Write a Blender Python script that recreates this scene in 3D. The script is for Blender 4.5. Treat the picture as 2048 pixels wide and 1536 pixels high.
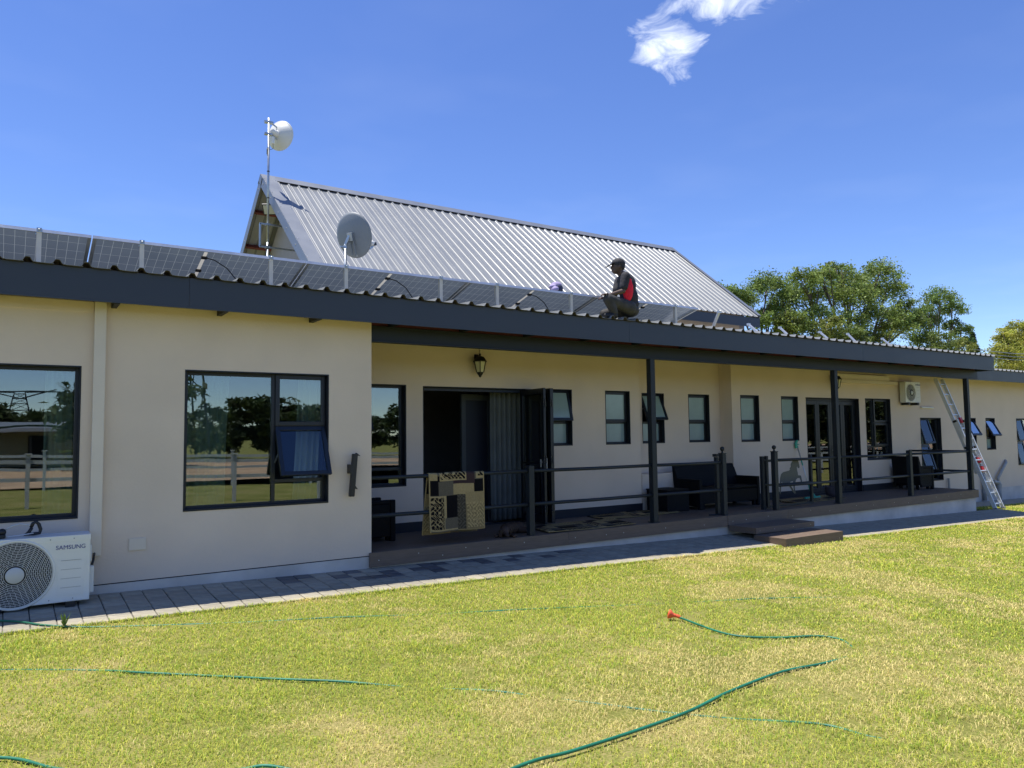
import bpy, bmesh, math, random
import numpy as np
from mathutils import Vector, Matrix
R = math.radians
random.seed(7); rng = np.random.default_rng(11)
for o in list(bpy.data.objects): bpy.data.objects.remove(o)
SC = bpy.context.scene; COL = SC.collection

# ------------------------------------------------------------------ camera
cam = bpy.data.cameras.new('camera'); camo = bpy.data.objects.new('camera', cam); COL.objects.link(camo)
yaw, pitch, roll = R(33.753), R(3.846), R(-0.714)
fw = Vector((math.sin(yaw)*math.cos(pitch), math.cos(yaw)*math.cos(pitch), math.sin(pitch)))
rt = Vector((math.cos(yaw), -math.sin(yaw), 0)); up = rt.cross(fw)
rt, up = rt*math.cos(roll)+up*math.sin(roll), up*math.cos(roll)-rt*math.sin(roll)
M = Matrix((rt, up, -fw)).transposed().to_4x4(); M.translation = (0, -8.865, 1.60)
camo.matrix_world = M
cam.sensor_width = 36; cam.lens = 1505/2048*36; cam.clip_end = 3000; cam.clip_start = .05
SC.camera = camo

# ------------------------------------------------------------------ sky, sun, exposure
SUN = Vector((-.17, .145, 1)).normalized()
w = bpy.data.worlds.new('World'); SC.world = w; w.use_nodes = True
nt = w.node_tree; nt.nodes.clear()
N, L = nt.nodes.new, nt.links.new
out = N('ShaderNodeOutputWorld'); bg = N('ShaderNodeBackground'); sky = N('ShaderNodeTexSky')
sky.sky_type = 'NISHITA'; sky.sun_disc = False
sky.sun_elevation = math.asin(SUN.z); sky.sun_rotation = math.atan2(SUN.x, SUN.y) % (2*math.pi)
sky.altitude = 1400; sky.air_density = 1.0; sky.dust_density = .08; sky.ozone_density = 4.5
bg.inputs['Strength'].default_value = .142
tc = N('ShaderNodeTexCoord'); sep = N('ShaderNodeSeparateXYZ'); L(tc.outputs['Generated'], sep.inputs[0])
def mth(op, a, b=None, c=None, clamp=False):
    n = N('ShaderNodeMath'); n.operation = op; n.use_clamp = clamp
    for i, v in enumerate((a, b, c)):
        if v is None: continue
        if hasattr(v, 'links'): L(v, n.inputs[i])
        else: n.inputs[i].default_value = v
    return n.outputs[0]
zz = mth('MAXIMUM', sep.outputs[2], .05)
u_, v_ = mth('DIVIDE', sep.outputs[0], zz), mth('DIVIDE', sep.outputs[1], zz)
cmb = N('ShaderNodeCombineXYZ'); L(u_, cmb.inputs[0]); L(v_, cmb.inputs[1])
no1 = N('ShaderNodeTexNoise'); no1.inputs['Scale'].default_value = 8; no1.inputs['Detail'].default_value = 9
no1.inputs['Roughness'].default_value = .62; no1.inputs['Distortion'].default_value = .9; L(cmb.outputs[0], no1.inputs['Vector'])
def blob(cx, cy, rx, ry, ang):
    a = mth('SUBTRACT', u_, cx); b = mth('SUBTRACT', v_, cy); c, s = math.cos(ang), math.sin(ang)
    p = mth('DIVIDE', mth('ADD', mth('MULTIPLY', a, c), mth('MULTIPLY', b, s)), rx)
    q = mth('DIVIDE', mth('SUBTRACT', mth('MULTIPLY', b, c), mth('MULTIPLY', a, s)), ry)
    return mth('SUBTRACT', 1.0, mth('ADD', mth('MULTIPLY', p, p), mth('MULTIPLY', q, q)))
mk = mth('MAXIMUM', blob(1.385, 1.335, .19, .105, R(45)), blob(1.345, 1.13, .17, .12, R(-40)))
mk = mth('MAXIMUM', mk, mth('MULTIPLY', blob(1.52, 1.43, .10, .05, R(40)), .6))
mk = mth('MAXIMUM', mk, mth('MULTIPLY', blob(1.50, 1.03, .05, .02, R(-30)), .35))
mk = mth('MAXIMUM', mk, -1.0)
dens = mth('ADD', mth('MULTIPLY', mk, .36), mth('SUBTRACT', no1.outputs['Fac'], .60))
cr = mth('MULTIPLY', dens, 2.5, clamp=True); cr = mth('POWER', cr, 1.15)
cr = mth('MULTIPLY', cr, .9)
hz = N('ShaderNodeTexNoise'); hz.inputs['Scale'].default_value = 1.6; hz.inputs['Detail'].default_value = 3; L(cmb.outputs[0], hz.inputs['Vector'])
thin = mth('MULTIPLY', mth('SUBTRACT', hz.outputs['Fac'], .5, clamp=True), .10)
cr = mth('MAXIMUM', cr, thin)
hs = N('ShaderNodeHueSaturation'); hs.inputs['Saturation'].default_value = 1.13; hs.inputs['Hue'].default_value = .514; hs.inputs['Value'].default_value = 1.0
L(sky.outputs[0], hs.inputs['Color'])
mixc = N('ShaderNodeMixRGB'); L(cr, mixc.inputs[0]); L(hs.outputs[0], mixc.inputs[1]); mixc.inputs[2].default_value = (6.6, 7.0, 7.5, 1)
L(mixc.outputs[0], bg.inputs['Color']); L(bg.outputs[0], out.inputs[0])
sl = bpy.data.lights.new('sun', 'SUN'); sl.energy = 5.0; sl.angle = R(.53); sl.color = (1, .955, .88)
so = bpy.data.objects.new('sun', sl); COL.objects.link(so); so.rotation_euler = (-SUN).to_track_quat('-Z', 'Y').to_euler(); so.location = (-6, 8, 30)
SC.view_settings.view_transform = 'Standard'; SC.view_settings.look = 'None'
SC.view_settings.exposure = 0.52; SC.view_settings.gamma = 1; SC.view_settings.use_curve_mapping = False
SC.render.engine = 'CYCLES'; SC.cycles.max_bounces = 8; SC.cycles.transparent_max_bounces = 12; SC.cycles.diffuse_bounces = 4
SC.render.resolution_x, SC.render.resolution_y = 1024, 768

# ------------------------------------------------------------------ materials
MATS = {}
def mat(name, col, rough=.6, metal=0, var=0, vscale=6, bump=0, bscale=60, spec=.5, objvar=0, col2=None, stretch=None, bdist=.004):
    if name in MATS: return MATS[name]
    m = bpy.data.materials.new(name); m.use_nodes = True; t = m.node_tree; p = t.nodes['Principled BSDF']
    p.inputs['Roughness'].default_value = rough; p.inputs['Metallic'].default_value = metal; p.inputs['Specular IOR Level'].default_value = spec
    c = (*col, 1); p.inputs['Base Color'].default_value = c
    tc = t.nodes.new('ShaderNodeTexCoord'); mp = t.nodes.new('ShaderNodeMapping'); t.links.new(tc.outputs['Object'], mp.inputs[0])
    if stretch: mp.inputs['Scale'].default_value = stretch
    last = None
    if var:
        n = t.nodes.new('ShaderNodeTexNoise'); n.inputs['Scale'].default_value = vscale; n.inputs['Detail'].default_value = 6; t.links.new(mp.outputs[0], n.inputs['Vector'])
        rp = t.nodes.new('ShaderNodeValToRGB'); rp.color_ramp.elements[0].position = .3; rp.color_ramp.elements[1].position = .7
        a = [max(0, x*(1-var)) for x in col]; b = list(col2) if col2 else [x*(1+var) for x in col]
        rp.color_ramp.elements[0].color = (*a, 1); rp.color_ramp.elements[1].color = (*b, 1)
        t.links.new(n.outputs['Fac'], rp.inputs[0]); last = rp.outputs[0]
        rr = t.nodes.new('ShaderNodeMapRange'); rr.inputs[3].default_value = max(0, rough-.08); rr.inputs[4].default_value = min(1, rough+.08)
        t.links.new(n.outputs['Fac'], rr.inputs[0]); t.links.new(rr.outputs[0], p.inputs['Roughness'])
    if objvar:
        oi = t.nodes.new('ShaderNodeObjectInfo'); mr = t.nodes.new('ShaderNodeMapRange'); mr.inputs[3].default_value = 1-objvar; mr.inputs[4].default_value = 1+objvar
        t.links.new(oi.outputs['Random'], mr.inputs[0]); mx = t.nodes.new('ShaderNodeVectorMath'); mx.operation = 'SCALE'
        if last: t.links.new(last, mx.inputs[0])
        else: mx.inputs[0].default_value = col
        t.links.new(mr.outputs[0], mx.inputs['Scale']); last = mx.outputs[0]
    if last: t.links.new(last, p.inputs['Base Color'])
    if bump:
        n2 = t.nodes.new('ShaderNodeTexNoise'); n2.inputs['Scale'].default_value = bscale; n2.inputs['Detail'].default_value = 5; t.links.new(mp.outputs[0], n2.inputs['Vector'])
        b = t.nodes.new('ShaderNodeBump'); b.inputs['Strength'].default_value = bump; b.inputs['Distance'].default_value = bdist
        t.links.new(n2.outputs['Fac'], b.inputs['Height']); t.links.new(b.outputs[0], p.inputs['Normal'])
    MATS[name] = m; return m
def attr_mat(name, rough=.7, spec=.3, trans=0):
    m = bpy.data.materials.new(name); m.use_nodes = True; t = m.node_tree; p = t.nodes['Principled BSDF']
    a = t.nodes.new('ShaderNodeAttribute'); a.attribute_name = 'Col'; t.links.new(a.outputs['Color'], p.inputs['Base Color'])
    p.inputs['Roughness'].default_value = rough; p.inputs['Specular IOR Level'].default_value = spec
    if trans:
        tr = t.nodes.new('ShaderNodeBsdfTranslucent'); t.links.new(a.outputs['Color'], tr.inputs[0])
        mx = t.nodes.new('ShaderNodeMixShader'); mx.inputs[0].default_value = trans
        t.links.new(p.outputs[0], mx.inputs[1]); t.links.new(tr.outputs[0], mx.inputs[2]); t.links.new(mx.outputs[0], t.nodes['Material Output'].inputs[0])
    MATS[name] = m; return m
def glass(name, tint, refl):
    m = bpy.data.materials.new(name); m.use_nodes = True; t = m.node_tree; t.nodes.clear()
    o = t.nodes.new('ShaderNodeOutputMaterial'); a = t.nodes.new('ShaderNodeBsdfTransparent'); g = t.nodes.new('ShaderNodeBsdfGlossy'); x = t.nodes.new('ShaderNodeMixShader')
    a.inputs[0].default_value = (*tint, 1); g.inputs['Roughness'].default_value = 0.0; g.inputs[0].default_value = (.92, .97, 1, 1)
    lw = t.nodes.new('ShaderNodeFresnel'); lw.inputs['IOR'].default_value = 1.5
    ad = t.nodes.new('ShaderNodeMath'); ad.operation = 'ADD'; ad.use_clamp = True; ad.inputs[1].default_value = refl; t.links.new(lw.outputs[0], ad.inputs[0])
    nz = t.nodes.new('ShaderNodeTexNoise'); nz.inputs['Scale'].default_value = 1.3; tc = t.nodes.new('ShaderNodeTexCoord'); t.links.new(tc.outputs['Object'], nz.inputs['Vector'])
    b = t.nodes.new('ShaderNodeBump'); b.inputs['Strength'].default_value = .05; b.inputs['Distance'].default_value = .01; t.links.new(nz.outputs['Fac'], b.inputs['Height']); t.links.new(b.outputs[0], g.inputs['Normal'])
    t.links.new(ad.outputs[0], x.inputs[0]); t.links.new(a.outputs[0], x.inputs[1]); t.links.new(g.outputs[0], x.inputs[2]); t.links.new(x.outputs[0], o.inputs[0])
    MATS[name] = m; return m
WALL = mat('wall_plaster', (.70, .578, .462), .85, var=.05, vscale=1.1, bump=.5, bscale=38, spec=.2, bdist=.005)
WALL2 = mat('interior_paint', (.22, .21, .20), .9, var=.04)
CHAR = mat('charcoal_aluminium', (.008, .011, .017), .38, var=.12, vscale=4)
REV = mat('charcoal_paint', (.006, .008, .014), .6, var=.15, vscale=5)
FASC = mat('fascia_paint', (.030, .038, .053), .45, var=.06, vscale=1.5)
STEEL = mat('painted_steel', (.015, .020, .025), .5, var=.1, vscale=3, spec=.35)
REDOX = mat('red_oxide_steel', (.17, .035, .03), .6, var=.2)
ROOF = mat('roof_sheet', (.205, .214, .215), .36, .0, var=.05, vscale=2.5, stretch=(1, .3, 1))
FLASH = mat('roof_flashing', (.20, .215, .235), .42, .35, var=.06, vscale=2)
GALV = mat('galvanised_steel', (.42, .45, .47), .4, .8, var=.15, vscale=12)
ALU = mat('bright_aluminium', (.60, .61, .62), .38, .6, var=.08, vscale=8)
ALUW = mat('aluminium_leg', (.60, .56, .48), .5, .0, var=.06, vscale=8)
DECK = mat('composite_deck', (.150, .106, .076), .62, var=.18, vscale=5, stretch=(1, 14, 14), bump=.3, bscale=40)
PAVE = mat('concrete_paver', (.31, .28, .21), .85, var=.16, vscale=9, bump=.6, bscale=70, objvar=.13)
PAVEW = mat('wet_paver', (.10, .10, .10), .5, var=.3, vscale=9, bump=.5, bscale=70, objvar=.15)
SAND = mat('joint_sand', (.13, .12, .10), .95, var=.3, vscale=14)
CONC = mat('plinth_plaster', (.58, .53, .47), .9, var=.18, vscale=2.0, bump=.4, bscale=60)
WHITE = mat('white_enamel', (.74, .735, .69), .38, var=.03, vscale=3)
PLAST = mat('cream_plastic', (.70, .61, .50), .5, var=.04, vscale=3)
BLACK = mat('black_plastic', (.012, .012, .014), .45, var=.2, vscale=8)
RATTAN = mat('black_rattan', (.004, .0045, .006), .65, var=.3, vscale=40, bump=.8, bscale=90, stretch=(1, 1, 2.5), spec=.2)
BLUE = mat('logo_blue', (.012, .03, .22), .5)
GLASS = glass('window_glass', (.62, .70, .68), .12)
SASHG = glass('sash_glass', (.62, .72, .78), .015); WINGG = glass('wing_sash_glass', (.62, .72, .78), .45)
FROST = mat('frosted_glass', (.30, .40, .385), .16, var=.1, vscale=2.5, spec=.8)
LAMPG = mat('lamp_glass', (.62, .60, .44), .35, var=.1, vscale=9)
CURT = mat('curtain_cloth', (.72, .74, .68), .9, var=.1, vscale=3, bump=.3, bscale=200)
CURTG = mat('grey_curtain', (.15, .165, .16), .9, var=.15, vscale=3)
GREEN = mat('green_plastic', (.02, .33, .22), .45, var=.1)
HOSE = mat('hose_green', (.010, .155, .085), .5, var=.25, vscale=5)
ORANGE = mat('orange_plastic', (.75, .11, .04), .4, var=.1)
BARK = mat('bark', (.12, .095, .07), .9, var=.3, vscale=4, bump=.6, bscale=20, bdist=.03)
LEAF = attr_mat('leaf', .55, .35, .35); GRASS = attr_mat('grass_blade', .6, .25, .30); CLOTHC = attr_mat('woven_rug', .9, .1)

# ------------------------------------------------------------------ mesh helpers
class MB:
    def __init__(s): s.v = []; s.f = []
    def add(s, vs, fs):
        k = len(s.v); s.v += [tuple(p) for p in vs]; s.f += [tuple(i+k for i in f) for f in fs]; return s
    def box(s, x0, x1, y0, y1, z0, z1):
        v = [(x, y, z) for z in (z0, z1) for y in (y0, y1) for x in (x0, x1)]
        return s.add(v, [(0,2,3,1),(4,5,7,6),(0,1,5,4),(2,6,7,3),(0,4,6,2),(1,3,7,5)])
    def obox(s, c, ax, ay, az):      # centre + three half-axis vectors
        c, ax, ay, az = map(Vector, (c, ax, ay, az))
        v = [c+ax*i+ay*j+az*k for k in (-1,1) for j in (-1,1) for i in (-1,1)]
        return s.add(v, [(0,2,3,1),(4,5,7,6),(0,1,5,4),(2,6,7,3),(0,4,6,2),(1,3,7,5)])
    def bar(s, a, b, w, d, ref=(0,0,1)):   # rectangular bar from a to b
        a, b = Vector(a), Vector(b); t = (b-a); l = t.length; t.normalize(); r = Vector(ref)
        if abs(t.dot(r)) > .98: r = Vector((0,1,0))
        x = t.cross(r).normalized(); y = x.cross(t)
        return s.obox((a+b)/2, x*w/2, y*d/2, t*l/2)
    def tube(s, pts, r, n=8, cap=True):
        pts = [Vector(p) for p in pts]; rs = r if isinstance(r, (list, tuple)) else [r]*len(pts); k = len(s.v); up = Vector((0,0,1)); X = None
        for i, p in enumerate(pts):
            t = (pts[min(i+1, len(pts)-1)]-pts[max(i-1, 0)]).normalized()
            if X is None:
                X = t.cross(up if abs(t.z) < .95 else Vector((0,1,0))).normalized()
            X = (X-t*X.dot(t)).normalized(); Y = t.cross(X)
            for j in range(n):
                a = 2*math.pi*j/n; s.v.append(tuple(p+(X*math.cos(a)+Y*math.sin(a))*rs[i]))
        for i in range(len(pts)-1):
            for j in range(n):
                s.f.append((k+i*n+j, k+i*n+(j+1)%n, k+(i+1)*n+(j+1)%n, k+(i+1)*n+j))
        if cap:
            s.f.append(tuple(k+j for j in range(n))[::-1]); s.f.append(tuple(k+(len(pts)-1)*n+j for j in range(n)))
        return s
    def lathe(s, prof, o, ax=(0,0,1), n=24, ref=(1,0,0)):    # profile of (radius, height) along axis
        o, ax = Vector(o), Vector(ax).normalized(); r = Vector(ref); X = (r-ax*r.dot(ax)).normalized(); Y = ax.cross(X); k = len(s.v)
        for (rad, h) in prof:
            for j in range(n):
                a = 2*math.pi*j/n; s.v.append(tuple(o+ax*h+(X*math.cos(a)+Y*math.sin(a))*max(rad, 1e-4)))
        for i in range(len(prof)-1):
            for j in range(n): s.f.append((k+i*n+j, k+i*n+(j+1)%n, k+(i+1)*n+(j+1)%n, k+(i+1)*n+j))
        s.f.append(tuple(k+j for j in range(n))[::-1]); s.f.append(tuple(k+(len(prof)-1)*n+j for j in range(n)))
        return s
    def prism(s, poly, d):           # polygon of 3D points extruded by vector d
        p = [Vector(q) for q in poly]; d = Vector(d); n = len(p); k = len(s.v)
        s.v += [tuple(q) for q in p]+[tuple(q+d) for q in p]
        s.f.append(tuple(range(k, k+n))); s.f.append(tuple(range(k+2*n-1, k+n-1, -1)))
        for i in range(n): s.f.append((k+i, k+n+i, k+n+(i+1)%n, k+(i+1)%n))
        return s
    def ell(s, c, ax, ay, az, n=14, m=9):
        c, ax, ay, az = map(Vector, (c, ax, ay, az)); k = len(s.v)
        s.v.append(tuple(c-az)); 
        for i in range(1, m):
            t = -math.pi/2+math.pi*i/m
            for j in range(n):
                a = 2*math.pi*j/n; s.v.append(tuple(c+ax*math.cos(t)*math.cos(a)+ay*math.cos(t)*math.sin(a)+az*math.sin(t)))
        s.v.append(tuple(c+az)); e = len(s.v)-1
        for j in range(n): s.f.append((k, k+1+(j+1)%n, k+1+j)); s.f.append((e, e-n+j, e-n+(j+1)%n))
        for i in range(m-2):
            for j in range(n): s.f.append((k+1+i*n+j, k+1+i*n+(j+1)%n, k+1+(i+1)*n+(j+1)%n, k+1+(i+1)*n+j))
        return s
    def ball(s, c, r, n=14, m=9): return s.ell(c, (r,0,0), (0,r,0), (0,0,r), n, m)
    def cap(s, a, ra, b, rb, n=12):   # tapered capsule
        s.ball(a, ra, n, 8); s.ball(b, rb, n, 8); return s.tube([a, b], [ra, rb], n)
    def build(s, name, m, parent=None, smooth=False, bevel=0, subs=None):
        if not s.v: return None
        a = np.array(s.v); org = np.array([(a[:,0].min()+a[:,0].max())/2, (a[:,1].min()+a[:,1].max())/2, a[:,2].min()])
        me = bpy.data.meshes.new(name); me.from_pydata([tuple(p) for p in (a-org)], [], s.f); me.update()
        bm = bmesh.new(); bm.from_mesh(me); bmesh.ops.recalc_face_normals(bm, faces=bm.faces); bm.to_mesh(me); bm.free()
        return link(name, me, m, parent, org, smooth, bevel)
def link(name, me, m, parent, org, smooth=False, bevel=0):
    if m: me.materials.append(m)
    if smooth: me.polygons.foreach_set('use_smooth', [True]*len(me.polygons))
    o = bpy.data.objects.new(name, me); COL.objects.link(o); put(o, parent, org)
    if bevel:
        b = o.modifiers.new('bevel', 'BEVEL'); b.width = bevel; b.segments = 2; b.limit_method = 'ANGLE'; b.angle_limit = R(40)
    return o
WO = {}
def put(o, parent, org):
    org = Vector(org); WO[o.name] = org
    o.parent = parent
    o.location = org-(WO[parent.name] if parent else Vector((0,0,0)))
def thing(name, label, cat, loc, group=None):
    o = bpy.data.objects.new(name, None); COL.objects.link(o); o.empty_display_size = .2; put(o, None, loc); return tag(o, label, cat, group)
def tag(o, label, cat, group=None):
    o['label'] = label; o['category'] = cat
    if group: o['group'] = group
    return o
def struct(o): o['kind'] = 'structure'; return o
def np_mesh(name, verts, faces, m, parent=None, cols=None, org=(0,0,0), smooth=False):
    me = bpy.data.meshes.new(name); verts = np.asarray(verts, np.float32)-np.asarray(org, np.float32); faces = np.asarray(faces, np.int32); k = faces.shape[1]
    me.vertices.add(len(verts)); me.vertices.foreach_set('co', verts.ravel())
    me.loops.add(faces.size); me.loops.foreach_set('vertex_index', faces.ravel())
    me.polygons.add(len(faces)); me.polygons.foreach_set('loop_start', np.arange(0, faces.size, k, dtype=np.int32))
    if cols is not None:
        a = me.color_attributes.new('Col', 'FLOAT_COLOR', 'POINT'); c = np.ones((len(verts), 4), np.float32); c[:, :3] = cols; a.data.foreach_set('color', c.ravel())
    me.update(calc_edges=True)
    return link(name, me, m, parent, org, smooth)
def fuse(o, voxel, it=6):            # grow overlapping limbs into one continuous skin
    r = o.modifiers.new('remesh', 'REMESH'); r.mode = 'VOXEL'; r.voxel_size = voxel; r.use_smooth_shade = True
    sm = o.modifiers.new('smooth', 'SMOOTH'); sm.iterations = it; sm.factor = .5
    return o
def zg(x): return -.02*(min(max(x, -12), 32)-1.8)
def gz0(x, y): return zg(x)+.055*min(max(y/1.1, -1), 0)      # the paving falls away from the house

# ------------------------------------------------------------------ ground
def ground_mat():
    m = bpy.data.materials.new('lawn_soil'); m.use_nodes = True; t = m.node_tree; p = t.nodes['Principled BSDF']; p.inputs['Roughness'].default_value = .95; p.inputs['Specular IOR Level'].default_value = .1
    tc = t.nodes.new('ShaderNodeTexCoord'); n = t.nodes.new('ShaderNodeTexNoise'); n.inputs['Scale'].default_value = 1.1; n.inputs['Detail'].default_value = 8; t.links.new(tc.outputs['Object'], n.inputs['Vector'])
    n2 = t.nodes.new('ShaderNodeTexNoise'); n2.inputs['Scale'].default_value = 60; n2.inputs['Detail'].default_value = 4; t.links.new(tc.outputs['Object'], n2.inputs['Vector'])
    a = t.nodes.new('ShaderNodeMath'); a.operation = 'MULTIPLY_ADD'; a.inputs[1].default_value = .5; t.links.new(n2.outputs['Fac'], a.inputs[0]); 
    b = t.nodes.new('ShaderNodeMath'); b.operation = 'MULTIPLY'; b.inputs[1].default_value = .5; t.links.new(n.outputs['Fac'], b.inputs[0]); t.links.new(b.outputs[0], a.inputs[2])
    r = t.nodes.new('ShaderNodeValToRGB'); e = r.color_ramp.elements; e[0].position = .36; e[0].color = (.12, .13, .03, 1); e[1].position = .62; e[1].color = (.30, .25, .10, 1)
    x = e.new(.5); x.color = (.20, .20, .05, 1)
    t.links.new(a.outputs[0], r.inputs[0]); t.links.new(r.outputs[0], p.inputs['Base Color'])
    bp = t.nodes.new('ShaderNodeBump'); bp.inputs['Strength'].default_value = .8; bp.inputs['Distance'].default_value = .02; t.links.new(n2.outputs['Fac'], bp.inputs['Height']); t.links.new(bp.outputs[0], p.inputs['Normal'])
    return m
xs = [-900, -12, -4, 4, 12, 20, 26, 32, 900]; ys = [-900, -60, -10, -1.1, 0, 900]
vs = [(x, y, gz0(x, y)-.012) for y in ys for x in xs]; nx = len(xs)
lawn = MB().add(vs, [(j*nx+i, j*nx+i+1, (j+1)*nx+i+1, (j+1)*nx+i) for j in range(len(ys)-1) for i in range(nx-1)]).build('lawn', ground_mat()); struct(lawn)
lawn['label'] = 'yellow green mown lawn with dry straw patches'

# paved path along the house front: each near paver its own piece
struct(path := MB().add([(x, y, gz0(x, y)-.004) for y in (-1.105, .05) for x in (-6, 4, 12, 20.2)], [(0,1,5,4),(1,2,6,5),(2,3,7,6)]).build('paved_path', SAND))
def paver_mesh(k):
    r = random.Random(k); h = .0955; t = .0; b = bmesh.new()
    e = .006
    lo = [(-h, -h), (h, -h), (h, h), (-h, h)]; hi = [(-h+e, -h+e), (h-e, -h+e), (h-e, h-e), (-h+e, h-e)]
    v0 = [b.verts.new((x, y, -.03)) for x, y in lo]; v1 = [b.verts.new((x, y, t-.004)) for x, y in lo]; v2 = [b.verts.new((x, y, t+r.uniform(-.0008, .0008))) for x, y in hi]
    for a, c in ((v0, v1), (v1, v2)):
        for i in range(4): b.faces.new((a[i], a[(i+1)%4], c[(i+1)%4], c[i]))
    b.faces.new(v2); me = bpy.data.meshes.new('paver'); b.to_mesh(me); b.free(); return me
pm = [paver_mesh(k) for k in range(5)]
for me in pm: me.materials.append(PAVE)
pw = paver_mesh(9); pw.materials.append(PAVEW)
wet = {(-1.9,), }
WET = set()
for i in range(150):
    for j in range(7):
        x = -5.9+.2*i
        if j in (4, 5) and 2.6 < x < 7.2 and random.random() < .34: WET.add((i, j))
        if j in (3,) and 3.4 < x < 5.0 and random.random() < .30: WET.add((i, j))
rest = MB(); cnt = 0
for i in range(131):
    for j in range(6):
        x = -5.9+.2*i+random.uniform(-.002, .002); y = -1.008+.1835*j+random.uniform(-.002, .002); z = gz0(x, y)+.008+random.uniform(-.0015, .0015)
        if -.5 < x < 9.3 and cnt < 300:
            o = bpy.data.objects.new('paver', pw if (i, j) in WET else pm[(i*3+j*2) % 5]); COL.objects.link(o); o.parent = path
            o.location = Vector((x, y, z))-WO[path.name]; o.scale = (1, .915, 1); o.rotation_euler = (R(2.86+random.uniform(-.35, .35)), R(1.15+random.uniform(-.35, .35)), 0); cnt += 1
        elif x < 20.2:
            h = .0955; e = .006
            v = [(x+a*h, y+b*h*.915, z-.03-.02*a*h+.05*b*h) for a, b in ((-1,-1),(1,-1),(1,1),(-1,1))]+[(x+a*(h-e), y+b*(h-e)*.915, z-.02*a*h+.05*b*h) for a, b in ((-1,-1),(1,-1),(1,1),(-1,1))]
            rest.add(v, [(4,5,6,7),(0,1,5,4),(1,2,6,5),(2,3,7,6),(3,0,4,7)])
o = rest.build('far_pavers', PAVE, path); o['kind'] = 'stuff'
# path round the right wing
struct(MB().add([(19.9, .62, -.372), (24, .52, -.45), (32, .45, -.60), (32, 1.6, -.60), (19.9, 1.6, -.372)], [(0,1,2,3,4)]).build('wing_path', PAVE))

# ------------------------------------------------------------------ house
house = thing('house', 'long cream bungalow with charcoal trim, grey metal roofs and a steep gable behind', 'house', (3.9, 3, -.1))
def wall(name, x0, x1, z0, z1, y, th, holes=(), m=WALL, parent=house):
    X = sorted({x0, x1, *[h[i] for h in holes for i in (0, 1)]}); Z = sorted({z0, z1, *[h[i] for h in holes for i in (2, 3)]})
    solid = lambda i, j: 0 <= i < len(X)-1 and 0 <= j < len(Z)-1 and not any(h[0]-1e-6 <= (X[i]+X[i+1])/2 <= h[1] and h[2] <= (Z[j]+Z[j+1])/2 <= h[3] for h in holes)
    b = MB()
    for i in range(len(X)-1):
        for j in range(len(Z)-1):
            if not solid(i, j): continue
            a, c, d, e = X[i], X[i+1], Z[j], Z[j+1]
            b.add([(a,y,d),(c,y,d),(c,y,e),(a,y,e)], [(0,1,2,3)]); b.add([(a,y+th,d),(c,y+th,d),(c,y+th,e),(a,y+th,e)], [(3,2,1,0)])
            if not solid(i-1, j): b.add([(a,y,d),(a,y,e),(a,y+th,e),(a,y+th,d)], [(0,1,2,3)])
            if not solid(i+1, j): b.add([(c,y,d),(c,y+th,d),(c,y+th,e),(c,y,e)], [(0,1,2,3)])
            if not solid(i, j-1): b.add([(a,y,d),(a,y+th,d),(c,y+th,d),(c,y,d)], [(0,1,2,3)])
            if not solid(i, j+1): b.add([(a,y,e),(c,y,e),(c,y+th,e),(a,y+th,e)], [(0,1,2,3)])
    a = np.array(b.v); me = bpy.data.meshes.new(name); org = np.array([(x0+x1)/2, y+th/2, z0]); me.from_pydata([tuple(p) for p in a-org], [], b.f); me.update()
    bm = bmesh.new(); bm.from_mesh(me); bmesh.ops.remove_doubles(bm, verts=bm.verts, dist=1e-4); bmesh.ops.recalc_face_normals(bm, faces=bm.faces); bm.to_mesh(me); bm.free()
    return link(name, me, m, parent, org)
W1 = (-1.03, .60, .81, 2.355); W2 = (1.60, 3.23, .81, 2.355)
WL = (3.98, 4.99, .85, 2.37); BF = (5.28, 7.35, .10, 2.36); WA = (7.60, 8.18, 1.40, 2.37); WB = (8.95, 9.54, 1.40, 2.37)
WC = (10.15, 10.74, 1.40, 2.37); WC2 = (11.43, 12.04, 1.40, 2.37); WD = (12.63, 13.22, 1.39, 2.36); WD2 = (13.97, 14.55, 1.39, 2.36)
DR = (14.84, 16.90, .10, 2.35); WE = (17.17, 18.26, .88, 2.365); WG = (19.63, 20.66, .26, 1.90); WF = (22.0, 22.56, 1.04, 1.90); WF2 = (23.14, 23.68, 1.0, 1.90); WH = (25.03, 26.3, .51, 1.89)
wall('wall', -6, 3.79, .122, 3.20, 0, .22, [W1, W2])
MB().box(-6, 3.782, .012, .2, -.35, .126).build('groove', REV, house)
MB().box(-6, 3.786, .0, .05, -.35, .110).build('plinth', CONC, house)
MB().box(3.57, 3.79, .222, 1.498, -.3, 3.25).build('wall', WALL, house)
MB().box(-6, .70, -.012, -.001, 2.92, 3.03).build('plaster_band', WALL, house)
wall('wall', 3.57, 9.79, -.3, 3.36, 1.5, .22, [WL, BF, WA, WB])
MB().box(9.57, 9.788, 1.722, 1.818, -.3, 3.36).build('wall', WALL, house)
wall('wall', 9.57, 12.58, -.3, 3.36, 1.82, .22, [WC, WC2])
wall('wall', 12.36, 30, -.8, 3.12, 1.5, .22, [WD, WD2, DR, WE, WG, WF, WF2, WH])
MB().box(12.362, 12.58, 1.722, 1.818, -.3, 3.30).build('wall', WALL, house)
MB().box(9.86, 12.357, 1.56, 1.817, .12, .83).build('ledge', WALL, house, bevel=.01)
MB().box(19.8, 30, 1.484, 1.496, -.8, -.10).build('plinth', CONC, house)
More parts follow.
